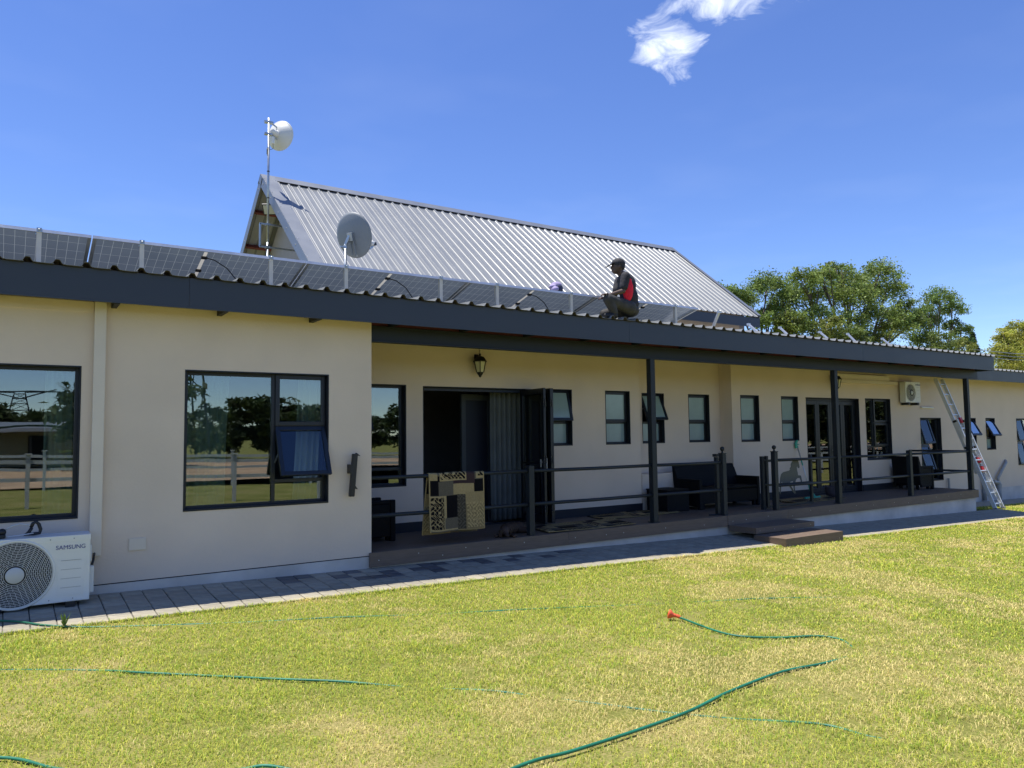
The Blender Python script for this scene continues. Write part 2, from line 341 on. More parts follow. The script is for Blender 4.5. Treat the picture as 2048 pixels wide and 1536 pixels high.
# skirting round the veranda
for a, b, y in ((3.80, 5.27, 1.498), (7.36, 9.788, 1.498), (12.362, 14.83, 1.498), (16.91, 19.3, 1.498)):
    MB().box(a, b, y-.018, y, .158, .305).build('skirting', REV, house)
MB().box(3.792, 3.81, .03, 1.478, .158, .305).build('skirting', REV, house)
# rooms behind the openings
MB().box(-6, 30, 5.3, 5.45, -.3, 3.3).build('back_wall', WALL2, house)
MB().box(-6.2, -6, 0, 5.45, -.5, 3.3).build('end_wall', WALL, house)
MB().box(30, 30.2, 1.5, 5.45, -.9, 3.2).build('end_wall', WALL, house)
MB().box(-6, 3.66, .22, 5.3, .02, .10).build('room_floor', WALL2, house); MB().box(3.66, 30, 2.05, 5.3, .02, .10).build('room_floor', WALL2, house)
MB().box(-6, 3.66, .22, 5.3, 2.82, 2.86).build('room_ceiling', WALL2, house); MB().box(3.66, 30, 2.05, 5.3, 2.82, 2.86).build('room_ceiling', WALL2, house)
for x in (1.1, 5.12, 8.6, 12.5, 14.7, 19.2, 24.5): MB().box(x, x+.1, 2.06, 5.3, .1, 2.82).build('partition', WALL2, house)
MB().box(9.0, 9.1, .3, 2.04, .1, .2).v
# windows ---------------------------------------------------------
def window(hole, yw, cells, name='window', gl=GLASS, sash=SASHG, label=None):
    x0, x1, z0, z1 = hole; rd = .10; b = MB()
    fy0, fy1 = yw+rd, yw+rd+.055; t = .045
    b.box(x0, x0+t, fy0, fy1, z0, z1).box(x1-t, x1, fy0, fy1, z0, z1).box(x0+t, x1-t, fy0, fy1, z0, z0+t).box(x0+t, x1-t, fy0, fy1, z1-t, z1)
    edges_x = sorted({c[0] for c in cells}|{c[1] for c in cells}); 
    for c in cells:
        cx0, cx1, cz0, cz1 = c[:4]
        if cx0 > x0+.1: b.box(cx0-.022, cx0+.022, fy0-.004, fy1, cz0+.0, cz1-.0)
        if cz0 > z0+.1: b.box(cx0+.023, cx1-.023, fy0-.002, fy1, cz0-.022, cz0+.022)
    win = b.build(name, CHAR, house, bevel=.004)
    if label: win['label'] = label
    r = MB(); q = .010; e = .004
    r.box(x0-e, x0+q, yw-.003, fy0, z0-e, z1+e).box(x1-q, x1+e, yw-.003, fy0, z0-e, z1+e).box(x0+q, x1-q, yw-.003, fy0, z1-q, z1+e).box(x0+q, x1-q, yw-.006, fy0, z0-e, z0+q+.006)
    r.build('reveal', REV, win)
    for c in cells:
        cx0, cx1, cz0, cz1, kind = c[:5]; ang = c[5] if len(c) > 5 else 0; g = c[6] if len(c) > 6 else gl
        i = .024
        if kind == 'fixed':
            MB().box(cx0+i, cx1-i, fy0+.022, fy0+.028, cz0+i, cz1-i).build('pane', g, win)
        else:
            a = R(ang); hz = Vector((0, fy0-.002, cz1-.012)); dn = Vector((0, -math.sin(a), -math.cos(a))); nn = Vector((0, -math.cos(a), math.sin(a)))
            H = cz1-cz0-.02; xa, xb = cx0+.015, cx1-.015; st = .05; sm = MB(); X = Vector((1,0,0))
            def ob(u0, u1, s0, s1, n0, n1, mb):
                c0 = hz+dn*((s0+s1)/2)+nn*((n0+n1)/2); c0.x = (u0+u1)/2; mb.obox(c0, X*(u1-u0)/2, nn*(n1-n0)/2, dn*(s1-s0)/2)
            ob(xa, xa+st, 0, H, -.012, .03, sm); ob(xb-st, xb, 0, H, -.012, .03, sm); ob(xa+st, xb-st, 0, st, -.012, .03, sm); ob(xa+st, xb-st, H-st, H, -.012, .03, sm)
            sm.build('sash', CHAR, win, bevel=.004)
            pn = MB(); ob(xa+st, xb-st, st, H-st, .006, .012, pn); pn.build('pane', sash if ang else g, win)
            if ang:
                stay = MB(); 
                for xx in (xa+.004, xb-.004): stay.bar((xx, fy0, cz0+.35*H), Vector((xx, 0, 0))+Vector((0, hz.y, hz.z))+dn*H*.55, .012, .012)
                stay.build('stay', GALV, win)
    return win
m2 = 2.595
window(W1, 0, [(-1.03, -.2, .81, 2.355, 'fixed'), (-.2, .60, .81, 2.355, 'fixed')], label='window over the outdoor unit')
window(W2, 0, [(1.60, m2, .81, 2.355, 'fixed'), (m2, 3.23, 1.73, 2.355, 'sash'), (m2, 3.23, 1.09, 1.73, 'sash', 24), (m2, 3.23, .81, 1.09, 'fixed')], label='four pane window with its middle sash open')
window(WL, 1.5, [(3.98, 4.4, 1.63, 2.37, 'sash', 22), (3.98, 4.4, .85+.26, 1.63, 'sash', 22), (3.98, 4.4, .85, 1.11, 'fixed'), (4.4, 4.99, 1.11, 2.37, 'fixed'), (4.4, 4.99, .85, 1.11, 'fixed')])
for h, y, ang in ((WA, 1.5, 14), (WB, 1.5, 0), (WC, 1.82, 22), (WC2, 1.82, 0), (WD, 1.5, 0), (WD2, 1.5, 0)):
    zt = h[2]+.40
    window(h, y, [(h[0], h[1], zt, h[3], 'sash', ang, FROST), (h[0], h[1], h[2], zt, 'fixed', 0, FROST)], gl=FROST, sash=FROST)
window(WE, 1.5, [(17.17, 17.62, 1.2, 2.365, 'fixed'), (17.62, 18.26, 1.78, 2.365, 'sash'), (17.62, 18.26, 1.2, 1.78, 'sash'), (17.17, 17.62, .88, 1.2, 'fixed'), (17.62, 18.26, .88, 1.2, 'fixed')])
window(WG, 1.5, [(19.63, 20.16, 1.2, 1.90, 'sash', 16), (19.63, 20.16, .48, 1.2, 'sash', 16), (19.63, 20.16, .26, .48, 'fixed'), (20.16, 20.66, .26, 1.9, 'fixed')])
window(WF, 1.5, [(22.0, 22.56, 1.35, 1.90, 'sash', 28), (22.0, 22.56, 1.04, 1.35, 'fixed', 0, FROST)], sash=WINGG)
window(WF2, 1.5, [(23.14, 23.68, 1.32, 1.90, 'sash', 28), (23.14, 23.68, 1.0, 1.32, 'fixed', 0, FROST)], sash=WINGG)
window(WH, 1.5, [(25.03, 25.6, 1.2, 1.89, 'sash', 12), (25.03, 25.6, .51, 1.2, 'sash', 12), (25.6, 26.3, .51, 1.89, 'fixed')])
# glazed doors on the right of the veranda
dw = MB(); x0, x1, z0, z1 = DR; fy0, fy1 = 1.60, 1.665
dw.box(x0, x0+.05, fy0, fy1, z0, z1).box(x1-.05, x1, fy0, fy1, z0, z1).box(x0+.05, x1-.05, fy0, fy1, z1-.06, z1).box(x0+.05, x1-.05, fy0, fy1, z0, z0+.085)
door = dw.build('glazed_door', CHAR, house, bevel=.004); door['label'] = 'four leaf glazed folding door, shut'
MB().box(x0-.003, x0+.01, 1.497, fy0, z0, z1+.003).box(x1-.01, x1+.003, 1.497, fy0, z0, z1+.003).box(x0+.01, x1-.01, 1.497, fy0, z1-.01, z1+.003).build('reveal', REV, door)
for k in range(4):
    a = x0+.05+k*(x1-x0-.1)/4; b = a+(x1-x0-.1)/4
    MB().box(a+.003, a+.075, fy0-.008, fy1-.01, z0+.09, z1-.065).box(b-.075, b-.003, fy0-.008, fy1-.01, z0+.09, z1-.065).box(a+.075, b-.075, fy0-.008, fy1-.01, z0+.09, z0+.20).box(a+.075, b-.075, fy0-.008, fy1-.01, z1-.15, z1-.065).build('leaf_frame', CHAR, door, bevel=.004)
    MB().box(a+.075, b-.075, fy0+.012, fy0+.018, z0+.20, z1-.15).build('pane', GLASS, door)
MB().bar((15.93, fy0-.05, 1.05), (15.93, fy0-.05, 1.25), .02, .02).box(15.92, 15.94, fy0-.05, fy0-.008, 1.14, 1.16).build('handle', GALV, door)
# folding door on the left, its three leaves stacked open against the jamb
x0, x1, z0, z1 = BF; fb = MB(); fb.box(x0, x0+.05, 1.60, 1.66, z0, z1).box(x1-.05, x1, 1.60, 1.66, z0, z1).box(x0+.05, x1-.05, 1.60, 1.66, z1-.06, z1).box(x0+.05, x1-.05, 1.60, 1.66, z0, z0+.065)
fold = fb.build('folding_door', CHAR, house, bevel=.004); fold['label'] = 'folding glazed door stacked open at the right jamb'
MB().box(x0-.003, x0+.01, 1.497, 1.60, z0, z1+.003).box(x1-.01, x1+.003, 1.497, 1.60, z0, z1+.003).box(x0+.01, x1-.01, 1.497, 1.60, z1-.01, z1+.003).build('reveal', REV, fold)
for k, (xa, xb, ya) in enumerate(((7.315, 7.275, .86), (7.20, 7.255, .86), (7.175, 7.10, .83))):
    p = Vector((xa, 1.60, 0)); q = Vector((xb, ya, 0)); t = (q-p).normalized(); n = Vector((t.y, -t.x, 0)); ln = (q-p).length; f = MB(); zl, zh = .185, 2.34
    def leafbox(mb, s0, s1, za, zb, th=.021): mb.obox(p+t*((s0+s1)/2)+Vector((0,0,(za+zb)/2)), t*((s1-s0)/2), n*th, Vector((0,0,(zb-za)/2)))
    leafbox(f, 0, .08, zl, zh); leafbox(f, ln-.08, ln, zl, zh); leafbox(f, .08, ln-.08, zl, zl+.13); leafbox(f, .08, ln-.08, zh-.09, zh); leafbox(f, .08, ln-.08, 1.12, 1.15)
    f.build('leaf_frame', CHAR, fold, bevel=.004); g = MB(); leafbox(g, .08, ln-.08, zl+.13, 1.12, .003); g.build('pane', GLASS, fold); g = MB(); leafbox(g, .08, ln-.08, 1.15, zh-.09, .003); g.build('pane', GLASS, fold)
    if k:
        for zc in (.42, 1.2, 2.1):
            h = MB(); h.lathe([(.012, -.06), (.012, .06)], q+Vector((0, -.012, zc)), n=8); h.build('hinge', BLACK, fold)
            s = MB()
            for sx in (-.018, .018):
                for kk in range(5): s.ball(q+Vector((sx, -.004, zc-.045+.0225*kk)), .0045, 6, 4)
            s.build('screw_heads', ALU, fold)
MB().box(7.108, 7.113, .80, .826, 1.02, 1.22).build('lock_plate', ALU, fold)
MB().bar((7.06, .90, 1.08), (7.06, .90, 1.20), .016, .016).box(7.05, 7.10, .892, .908, 1.15, 1.165).build('handle', ALU, fold)
# inside the left room
idr = MB().box(6.42, 6.50, 2.30, 2.36, .1, 2.3).box(6.94, 7.02, 2.30, 2.36, .1, 2.3).box(6.5, 6.94, 2.30, 2.36, 2.2, 2.3).build('inner_door', mat('inner_door_frame', (.06, .07, .08), .5), house); MB().box(6.5, 6.94, 2.325, 2.345, .1, 2.2).build('panel', mat('inner_door_paint', (.016, .02, .034), .5), idr)
MB().box(5.62, 5.70, 4.9, 4.94, 1.75, 1.95).build('switch_plate', PLAST, house)
# veranda beam, posts, roof edge
b = MB(); b.box(3.795, 19.56, .03, .042, 2.815, 2.99).box(3.795, 19.56, .0, .10, 2.80, 2.813).box(3.795, 19.56, .0, .10, 2.991, 3.004); b.build('veranda_beam', STEEL, house)
for x in (8.68, 13.71, 19.02):
    MB().box(x-.05, x+.05, .0, .10, .176, 2.799).build('veranda_post', STEEL, house, bevel=.004)
    MB().box(x-.075, x+.075, -.01, .12, .163, .175).build('base_plate', STEEL, house)
yf = -.35; xe = 19.57
for a, c in ((-6, 1.56), (1.563, 7.86), (7.863, 14.1), (14.103, xe)): MB().box(a, c, yf, yf+.018, 2.985, 3.312).build('fascia_board', FASC, house)
MB().box(xe-.018, xe, yf+.02, 3.0, 2.985, 3.36).build('fascia_board', FASC, house)
for y in (-.22, .45, 1.1, 1.75): MB().box(-6, xe-.05, y, y+.05, 3.17+.0524*(y+.35), 3.275+.0524*(y+.35)).build('purlin', REDOX, house)
MB().box(3.795, 19.5, .055, .095, 3.006, 3.10).build('purlin', REDOX, house)
for k in range(24):
    x = -5.5+1.06*k
    MB().box(x, x+.05, -.328, 1.49 if x > 3.5 else -.005, 3.007 if x > 3.5 else 2.979, 3.168).build('rafter', REV, house)
def sheet(x0, x1, pitch, y0, z0, y1, z1, name, m, rib=.042, k_=1.0):
    d = Vector((0, y1-y0, z1-z0)).normalized(); nn = Vector((0, -d.z, d.y)); prof = []
    n = int((x1-x0)/pitch)
    for k in range(n+1):
        x = x0+k*pitch
        for dx, h in ((-.5*pitch+.001, 0), (-.17*pitch-.012, 0), (-.17*pitch, .004), (-.17*pitch+.012, 0), (-.034*k_, .002), (-.024*k_, .012), (-.013*k_, rib*.93), (-.007*k_, rib), (.007*k_, rib), (.013*k_, rib*.93), (.024*k_, .012), (.034*k_, .002), (.25*pitch-.012, 0), (.25*pitch, .004), (.25*pitch+.012, 0)): 
            prof.append((x+dx, h))
    prof = [p for p in prof if x0 <= p[0] <= x1]; a = Vector((0, y0, z0)); c = Vector((0, y1, z1)); v = []; f = []; K = len(prof)
    for base in (a, c):
        for (x, h) in prof: v.append(Vector((x, 0, 0))+base+nn*h)
    for base in (a, c):
        for (x, h) in prof: v.append(Vector((x, 0, 0))+base+nn*(h-.003))
    for i in range(K-1):
        f += [(i, i+1, K+i+1, K+i), (2*K+i, 3*K+i, 3*K+i+1, 2*K+i+1), (i, 2*K+i, 2*K+i+1, i+1), (K+i, K+i+1, 3*K+i+1, 3*K+i)]
    return MB().add(v, f).build(name, m, house)
sheet(-6.1+.041, xe+.02, .2465, yf-.045, 3.318, 5.6, 3.63, 'veranda_roof', ROOF, .046, 1.55)
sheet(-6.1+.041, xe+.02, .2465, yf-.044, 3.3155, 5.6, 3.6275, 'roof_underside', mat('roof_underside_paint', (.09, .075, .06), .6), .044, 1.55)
# right wing roof
sheet(19.62, 32, .2465, .86, 3.20, 6.4, 3.62, 'wing_roof', ROOF, .046, 1.55); MB().box(19.62, 32, .90, .918, 2.90, 3.19).build('fascia_board', FASC, house)
# gabled hall behind
gx0, gx1, yr, zr, ye, ze = 4.75, 18.24, 8.7, 7.70, 5.27, 4.94
sheet(gx0+.10, gx1-.05, .2415, ye, ze, yr-.02, zr-.016, 'gable_roof', ROOF, .032, 1.25); sheet(gx0+.10, gx1-.05, .2415, 2*yr-ye, ze, yr+.02, zr-.016, 'gable_roof', ROOF, .032, 1.25)
sl_ = Vector((0, yr-ye, zr-ze)).normalized(); nn = Vector((0, -sl_.z, sl_.y)); nb = Vector((0, sl_.z, sl_.y)); sb = Vector((0, -sl_.y, sl_.z)); top = Vector((0, yr, zr))
cap = MB()
for (s_, n_) in ((sl_, nn), (sb, nb)):
    p0 = top+Vector((0,0,.062)); p1 = top-s_*.24+n_*.048; cap.prism([Vector((gx0-.02,0,0))+p0, Vector((gx0-.02,0,0))+p1, Vector((gx0-.02,0,0))+p1-n_*.006, Vector((gx0-.02,0,0))+p0-Vector((0,0,.006))], (gx1-gx0+.04, 0, 0))
cap.build('ridge_cap', FLASH, house)
for k in range(55):
    cl = MB()
    x = gx0+.141+.2415*k+.04
    if x+.17 < gx1: cl.obox(Vector((x+.081, 0, 0))+top-sl_*.225+nn*.022, (.078,0,0), nn*.02, sl_*.006); cl.build('ridge_closure', REV, house)
L_ = (top-Vector((0, ye, ze))).length
for X, w_, nm in ((gx0, .30, 'barge_flashing'), (gx1-.14, .14, 'barge_flashing')):
    for (s_, n_) in ((sl_, nn), (sb, nb)):
        m_ = MB(); m_.obox(Vector((X+w_/2, 0, 0))+top-s_*(L_/2-.02)+n_*.050, (w_/2+.003,0,0), n_*.003, s_*(L_/2)); m_.build(nm, FLASH, house)
        e = gx0 if X == gx0 else gx1
        m_ = MB(); m_.obox(Vector((e, 0, 0))+top-s_*(L_/2-.02)-n_*.07, (.008,0,0), n_*.115, s_*(L_/2)); m_.build('barge_board', FLASH, house)
for X in (gx0-.018, gx1+.002): MB().prism([(X, yr, zr+.055), (X, yr-.13, zr-.06), (X, yr, zr-.235), (X, yr+.13, zr-.06)], (.016, 0, 0)).build('barge_apex', FLASH, house)
sc = MB()
for k in range(6):
    for off in (.02, .27): sc.ball(Vector((gx0+off, 0, 0))+top-sl_*(.25+.78*k)+nn*.054, .014, 6, 4)
    sc.ball(Vector((gx0-.009, 0, 0))+top-sl_*(.3+.78*k)-nn*.06, .014, 6, 4); sc.ball(Vector((gx0-.009, 0, 0))+top-sb*(.3+.78*k)-nb*.06, .014, 6, 4)
sc.build('screw_heads', ALU, house)
MB().box(gx0, gx1, ye+.03, ye+.05, ze-.30, ze-.03).build('fascia_board', FASC, house)
und = mat('pale_underside', (.34, .335, .335), .6, var=.08, vscale=3)
for s_, n_ in ((sl_, nn), (sb, nb)):
    u = MB(); 
    for k in range(5): u.obox(Vector((gx0+.06+.12*k, 0, 0))+top-s_*(L_/2)-n_*(.012+.012*(k % 2)), (.058,0,0), n_*.004, s_*(L_/2-.03)); 
    u.build('roof_underside', und, house)
    for d in (.95, 2.0, 3.05, 4.0): 
        m_ = MB(); m_.obox(Vector((gx0+.36, 0, 0))+top-s_*d-n_*.085, (.34,0,0), n_*.05, s_*.03); m_.build('purlin', REDOX, house)
for x in (5.42, 17.75):
    MB().prism([(x, ye+.38, 3.3), (x, 2*yr-ye-.38, 3.3), (x, 2*yr-ye-.38, ze+.15), (x, yr, zr-.16), (x, ye+.38, ze+.15)], (.22, 0, 0)).build('gable_wall', mat('gable_plaster', (.35, .325, .325), .85, var=.05, bump=.3, bscale=80), house)
MB().box(5.64, 17.75, ye+.38, ye+.56, 3.3, ze+.10).build('gable_side_wall', WALL, house)
MB().box(5.64, 17.75, 2*yr-ye-.56, 2*yr-ye-.38, 2.3, ze+.10).build('gable_side_wall', WALL, house)

# ------------------------------------------------------------------ veranda deck, steps, railing, gate
deck = thing('veranda_deck', 'raised brown timber deck running along the house front', 'deck', (11.5, .7, -.1))
yb = -.018; k = 0
while yb < 1.47:
    ye_ = min(yb+.137, 1.496)
    for a, c in (((3.80, 8.1), (8.104, 12.9), (12.904, 17.1), (17.104, 19.15)) if k % 2 else ((3.80, 6.2), (6.204, 10.6), (10.604, 15.0), (15.004, 19.15))):
        MB().box(a, c, yb, ye_, .137, .160).build('deck_board', DECK, deck)
    yb += .142; k += 1
fbs = []
for a, c in ((3.75, 6.86), (6.864, 10.32), (10.335, 11.98), (11.984, 15.4), (15.404, 19.17)):
    f = MB().box(a, c, -.042, -.02, -.02, .158).build('edge_board', DECK, deck); fbs.append(f); s = MB(); x = a+.12
    while x < c: s.lathe([(.007, 0), (.007, .003)], (x, -.042, .07+random.uniform(-.04, .04)), (0, -1, 0), 6); x += random.choice((.35, .55, .6, .9))
    s.build('screw_heads', ALU, f)
MB().box(19.152, 19.172, -.018, 1.49, -.02, .158).build('edge_board', DECK, deck)
MB().box(3.795, 19.10, .0, 1.49, -.6, .134).build('deck_base', CONC, deck)
steps = thing('deck_steps', 'two brown timber steps leading up to the deck opening', 'steps', (11.1, -.62, -.2))
for (x0, x1, y0, y1, z0, z1) in ((10.34, 11.92, -.62, -.044, -.095, 0.0), (10.30, 11.84, -1.22, -.60, -.262, -.108)):
    n = 4 if y1-y0 < .6 else 4
    for k in range(n):
        a = y0+(y1-y0)*k/n; MB().box(x0, x1, a+.0015, y0+(y1-y0)*(k+1)/n-.0015, z1-.022, z1).build('tread_board', DECK, steps)
    for a, c in ((x0+.002, x0+(x1-x0)*.56), (x0+(x1-x0)*.56+.003, x1-.002)): MB().box(a, c, y0+.002, y0+.022, z0, z1-.0225).build('riser_board', DECK, steps)
    MB().box(x0+.001, x0+.021, y0+.023, y1-.003, z0, z1-.0225).build('side_board', DECK, steps); MB().box(x1-.021, x1-.001, y0+.023, y1-.003, z0, z1-.0225).build('side_board', DECK, steps)
    s = MB()
    for fx in (.06, .3, .62, .93): s.lathe([(.006, 0), (.006, .003)], (x0+(x1-x0)*fx, y0+.002, z0+.05), (0, -1, 0), 6)
    s.build('screw_heads', ALU, steps)
def rail(x0, x1, z, parent): MB().tube([(x0, .05, z), ((x0+x1)/2, .05, z-.004), (x1, .05, z)], .026, 10).build('rail', STEEL, parent, smooth=True)
ra = thing('veranda_railing', 'charcoal steel railing with two bars, left of the deck opening', 'railing', (7.1, .05, .16), 'veranda railings')
for z in (1.075, .60): rail(3.795, 6.2, z, ra); rail(6.3, 8.629, z, ra); rail(8.731, 10.30, z, ra)
MB().box(6.205, 6.295, .005, .095, .163, 1.15).build('rail_post', STEEL, ra, bevel=.004)
rb = thing('veranda_railing', 'charcoal steel railing with two bars, right of the deck opening', 'railing', (15.4, .05, .16), 'veranda railings')
for z in (1.07, .60): rail(11.80, 13.659, z, rb); rail(13.761, 16.31, z, rb); rail(16.41, 18.969, z, rb); MB().tube([(19.02, .105, z), (19.02, 1.49, z)], .026, 10).build('rail', STEEL, rb, smooth=True)
MB().box(16.315, 16.405, .005, .095, .163, 1.15).build('rail_post', STEEL, rb, bevel=.004)
for par, x in ((ra, 10.345), (rb, 11.755)):
    p = MB().box(x-.045, x+.045, .005, .095, .163, 1.22).build('finial_post', STEEL, par, bevel=.004)
    MB().box(x-.052, x+.052, -.002, .102, 1.2205, 1.235).build('post_cap', STEEL, p, bevel=.003)
    MB().lathe([(.028, 0), (.016, .012), (.014, .03), (.026, .04), (.036, .055), (.040, .072), (.036, .090), (.024, .104), (.004, .110)], (x, .05, 1.235), n=16).build('ball_finial', STEEL, p, smooth=True)
MB().box(10.36, 10.42, .20, .26, .163, 1.16).box(10.345, 10.43, .185, .275, 1.165, 1.215).build('gate_receiver_post', STEEL, ra)
MB().tube([(10.1, .17, .172), (10.35, .12, .170), (10.5, .10, .172)], .012, 6).build('floor_track', STEEL, ra)
gate = thing('sliding_gate', 'charcoal sliding gate with a prancing horse silhouette, slid open behind the railing', 'gate', (12.4, .23, .17))
for a, c in ((11.72, 11.775), (13.06, 13.115)): MB().box(a, c, .20, .25, .19, 1.145).build('gate_stile', STEEL, gate, bevel=.003)
MB().box(11.776, 13.059, .20, .25, .19, .225).build('gate_rail', STEEL, gate); MB().box(11.776, 13.059, .20, .25, 1.03, 1.075).build('gate_rail', STEEL, gate); MB().box(11.776, 13.059, .205, .245, .585, .62).build('gate_rail', STEEL, gate)
MB().box(11.60, 11.66, .20, .26, .163, 1.14).box(11.661, 11.718, .205, .25, .60, .63).box(11.661, 11.718, .205, .25, 1.05, 1.08).build('gate_guide_post', STEEL, gate)
MB().lathe([(.03, 0), (.03, .02)], (11.69, .215, .20), (0, 1, 0), 12).build('gate_wheel', STEEL, gate)
hp = [(884,1395),(893,1345),(906,1308),(930,1290),(965,1283),(1005,1277),(1022,1262),(1012,1255),(1030,1232),(1028,1205),(1045,1180),(1062,1162),(1075,1150),(1082,1160),(1100,1152),(1118,1158),(1128,1180),(1136,1212),(1141,1240),(1133,1256),(1120,1252),(1112,1232),(1104,1240),(1106,1275),(1113,1310),(1116,1334),(1150,1338),(1158,1360),(1164,1400),(1166,1428),(1152,1430),(1150,1395),(1136,1366),(1106,1368),(1088,1384),(1074,1420),(1068,1470),(1070,1500),(1080,1522),(1062,1524),(1056,1480),(1052,1420),(1046,1396),(1012,1404),(1016,1440),(1042,1482),(1060,1512),(1082,1534),(1066,1540),(1040,1510),(1012,1470),(990,1432),(968,1408),(952,1422),(940,1442),(918,1446),(906,1440),(914,1400),(906,1392),(898,1440),(892,1500),(884,1534),(876,1500),(880,1440)]
horse = [(12.115+(a-880)/6.4*.01535, .222, 1.062-(c-1150)/6.4*.01085) for a, c in hp]
MB().prism(horse, (0, .006, 0)).build('horse_silhouette', mat('horse_plate', (.075, .08, .07), .6, var=.1), gate)

# ------------------------------------------------------------------ outdoor units
def text_mesh(s, size, name, m, parent, loc, stretch=1.0):
    c = bpy.data.curves.new('txt', 'FONT'); c.body = s; c.size = size; c.extrude = .0006; c.offset = 0.0; c.align_x = 'CENTER'; c.align_y = 'CENTER'
    o = bpy.data.objects.new('txt', c); COL.objects.link(o); dg = bpy.context.evaluated_depsgraph_get(); me = bpy.data.meshes.new_from_object(o.evaluated_get(dg)); bpy.data.objects.remove(o)
    me.transform(Matrix.Rotation(R(90), 4, 'X') @ Matrix.Scale(stretch, 4, (1,0,0))); me.materials.clear(); return link(name, me, m, parent, loc)
def ac_unit(label, xc, y0, z0, W, H, D, fx, fr, grp, rings):
    t = thing('air_conditioner_unit', label, 'air conditioner', (xc, y0+D/2, z0), grp); x0, x1 = xc-W/2, xc+W/2; y1 = y0+D
    MB().box(x0, x1, y0, y1, z0+.03, z0+H).build('casing', WHITE, t, bevel=.008)
    MB().box(x0-.002, x1+.002, y0-.002, y1+.002, z0+H-.055, z0+H+.003).build('lid', WHITE, t, bevel=.005)
    fz = z0+H/2
    for fxx in (x0+.12, x1-.16): MB().box(fxx-.04, fxx+.04, y0-.02, y1+.02, z0-.028, z0+.03).build('foot', BLACK, t)
    MB().lathe([(fr+.018, -.004), (fr+.018, .002), (fr+.010, .010), (fr, .010), (fr-.006, .0)], (fx, y0, fz), (0,-1,0), 48).build('grille_rim', WHITE, t, smooth=True)
    MB().lathe([(fr-.007, .0012), (fr-.007, .0025)], (fx, y0, fz), (0,-1,0), 40).build('fan_dark_disc', BLACK, t)  # black disc on the casing front stands in for the shaded fan recess
    fb = MB()
    for k in range(3):
        a0 = k*2*math.pi/3+.4
        pts = [(fx+r*math.cos(a0+da), y0-.004, fz+r*math.sin(a0+da)) for r, da in ((.08, 0), (fr*.9, .25), (fr*.93, 1.0), (.08, .9))]
        fb.prism(pts, (0, -.002, 0))
    fb.build('fan', mat('fan_plastic', (.03, .035, .04), .4), t)
    g = MB()
    for k in range(rings):
        r = .09+(fr-.10)*k/(rings-1)
        g.tube([(fx+r*math.cos(a), y0-.012-.012*(1-(r/fr)**2), fz+r*math.sin(a)) for a in np.linspace(0, 2*math.pi, 41)], .0021, 4, False)
    for k in range(rings-1):
        r = .09+(fr-.10)*k/(rings-1); r2 = .09+(fr-.10)*(k+1)/(rings-1); n = int(14+2.6*k)
        for j in range(n):
            a = 2*math.pi*(j+.5*(k % 2))/n; g.tube([(fx+q*math.cos(a), y0-.012-.012*(1-(q/fr)**2), fz+q*math.sin(a)) for q in (r, r2)], .0019, 4, False)
    g.build('grille', WHITE, t, smooth=True)
    MB().lathe([(fr*.245, .0), (fr*.245, .008), (fr*.22, .014)], (fx, y0-.022, fz), (0,-1,0), 28).build('grille_hub', mat('hub_grey', (.52, .53, .52), .4), t, smooth=True)
    px0, px1 = fx+fr+.035, x1-.05
    if px1-px0 > .1:
        MB().box(px0, px1, y0-.003, y0-.0005, z0+.09, z0+H*.62).build('service_panel', WHITE, t, bevel=.004)
        gr = mat('groove_grey', (.35, .35, .34), .6)
        for k in range(4): MB().box(px0+.025, px1-.025, y0-.0046, y0-.0032, z0+.165+.085*k, z0+.169+.085*k).build('panel_groove', gr, t)
    s = MB()
    for sx in (x0+.05, xc-.1, xc+.1, x1-.14): s.ball((sx, y0-.004, z0+H-.028), .005, 6, 4); s.ball((sx, y0-.001, z0+.06), .005, 6, 4)
    s.build('screw_heads', mat('screw_grey', (.2, .2, .2), .4), t)
    return t
t = ac_unit('white outdoor unit with round fan grille standing on the paving', .255, -.42, .03, .87, .655, .31, .08, .305, 'outdoor units', 15)
text_mesh('SAMSUNG', .056, 'brand_lettering', BLUE, t, (.525, -.4225, .575), .97)
MB().box(.693, .735, -.30, -.16, .10, .36).build('valve_cover', WHITE, t, bevel=.01); MB().box(.694, .715, -.26, -.2, .40, .56).build('side_handle', WHITE, t, bevel=.005)
MB().tube([(.72, -.23, .36), (.735, -.2, .40), (.745, -.12, .43), (.755, -.06, .45)], .012, 8).build('refrigerant_pipe', BLACK, t, smooth=True)
t = ac_unit('small white outdoor unit on wall brackets beside the glazed doors', 18.98, 1.30, 2.25, .70, .55, .15, 18.87, .215, 'outdoor units', 9)
text_mesh('SAMSUNG', .05, 'brand_lettering', BLUE, t, (19.22, 1.2975, 2.73), 1.0)
for x in (18.75, 19.2): MB().box(x-.02, x+.02, 1.28, 1.495, 2.215, 2.249).build('bracket', GALV, t)
tag(MB().box(.705, .815, -.07, -.004, .42, 3.03).build('pipe_trunking', PLAST, bevel=.006), 'tall cream pipe cover running up the wall beside the outdoor unit', 'pipe cover', 'pipe covers')
tag(MB().box(15.9, 18.5, 1.41, 1.496, 2.72, 2.80).box(15.9, 18.15, 1.43, 1.496, 2.801, 2.93).build('pipe_trunking', PLAST, bevel=.006), 'long horizontal cream pipe cover above the glazed doors', 'pipe cover', 'pipe covers')
tag(MB().box(1.07, 1.24, -.010, -.001, .435, .565).box(1.076, 1.234, -.014, -.0105, .441, .559).build('blank_wall_plate', PLAST, bevel=.003), 'blank cream cover plate low on the front wall', 'wall plate')
t = thing('wall_bracket', 'slim black bracket screwed to the front wall by the corner', 'bracket', (3.52, -.05, .87))
b_ = MB(); b_.obox((3.52, -.075, 1.13), (.032, 0, .0), (0, .028, 0), (.022, 0, .26)); b_.build('bar', BLACK, t, bevel=.008)
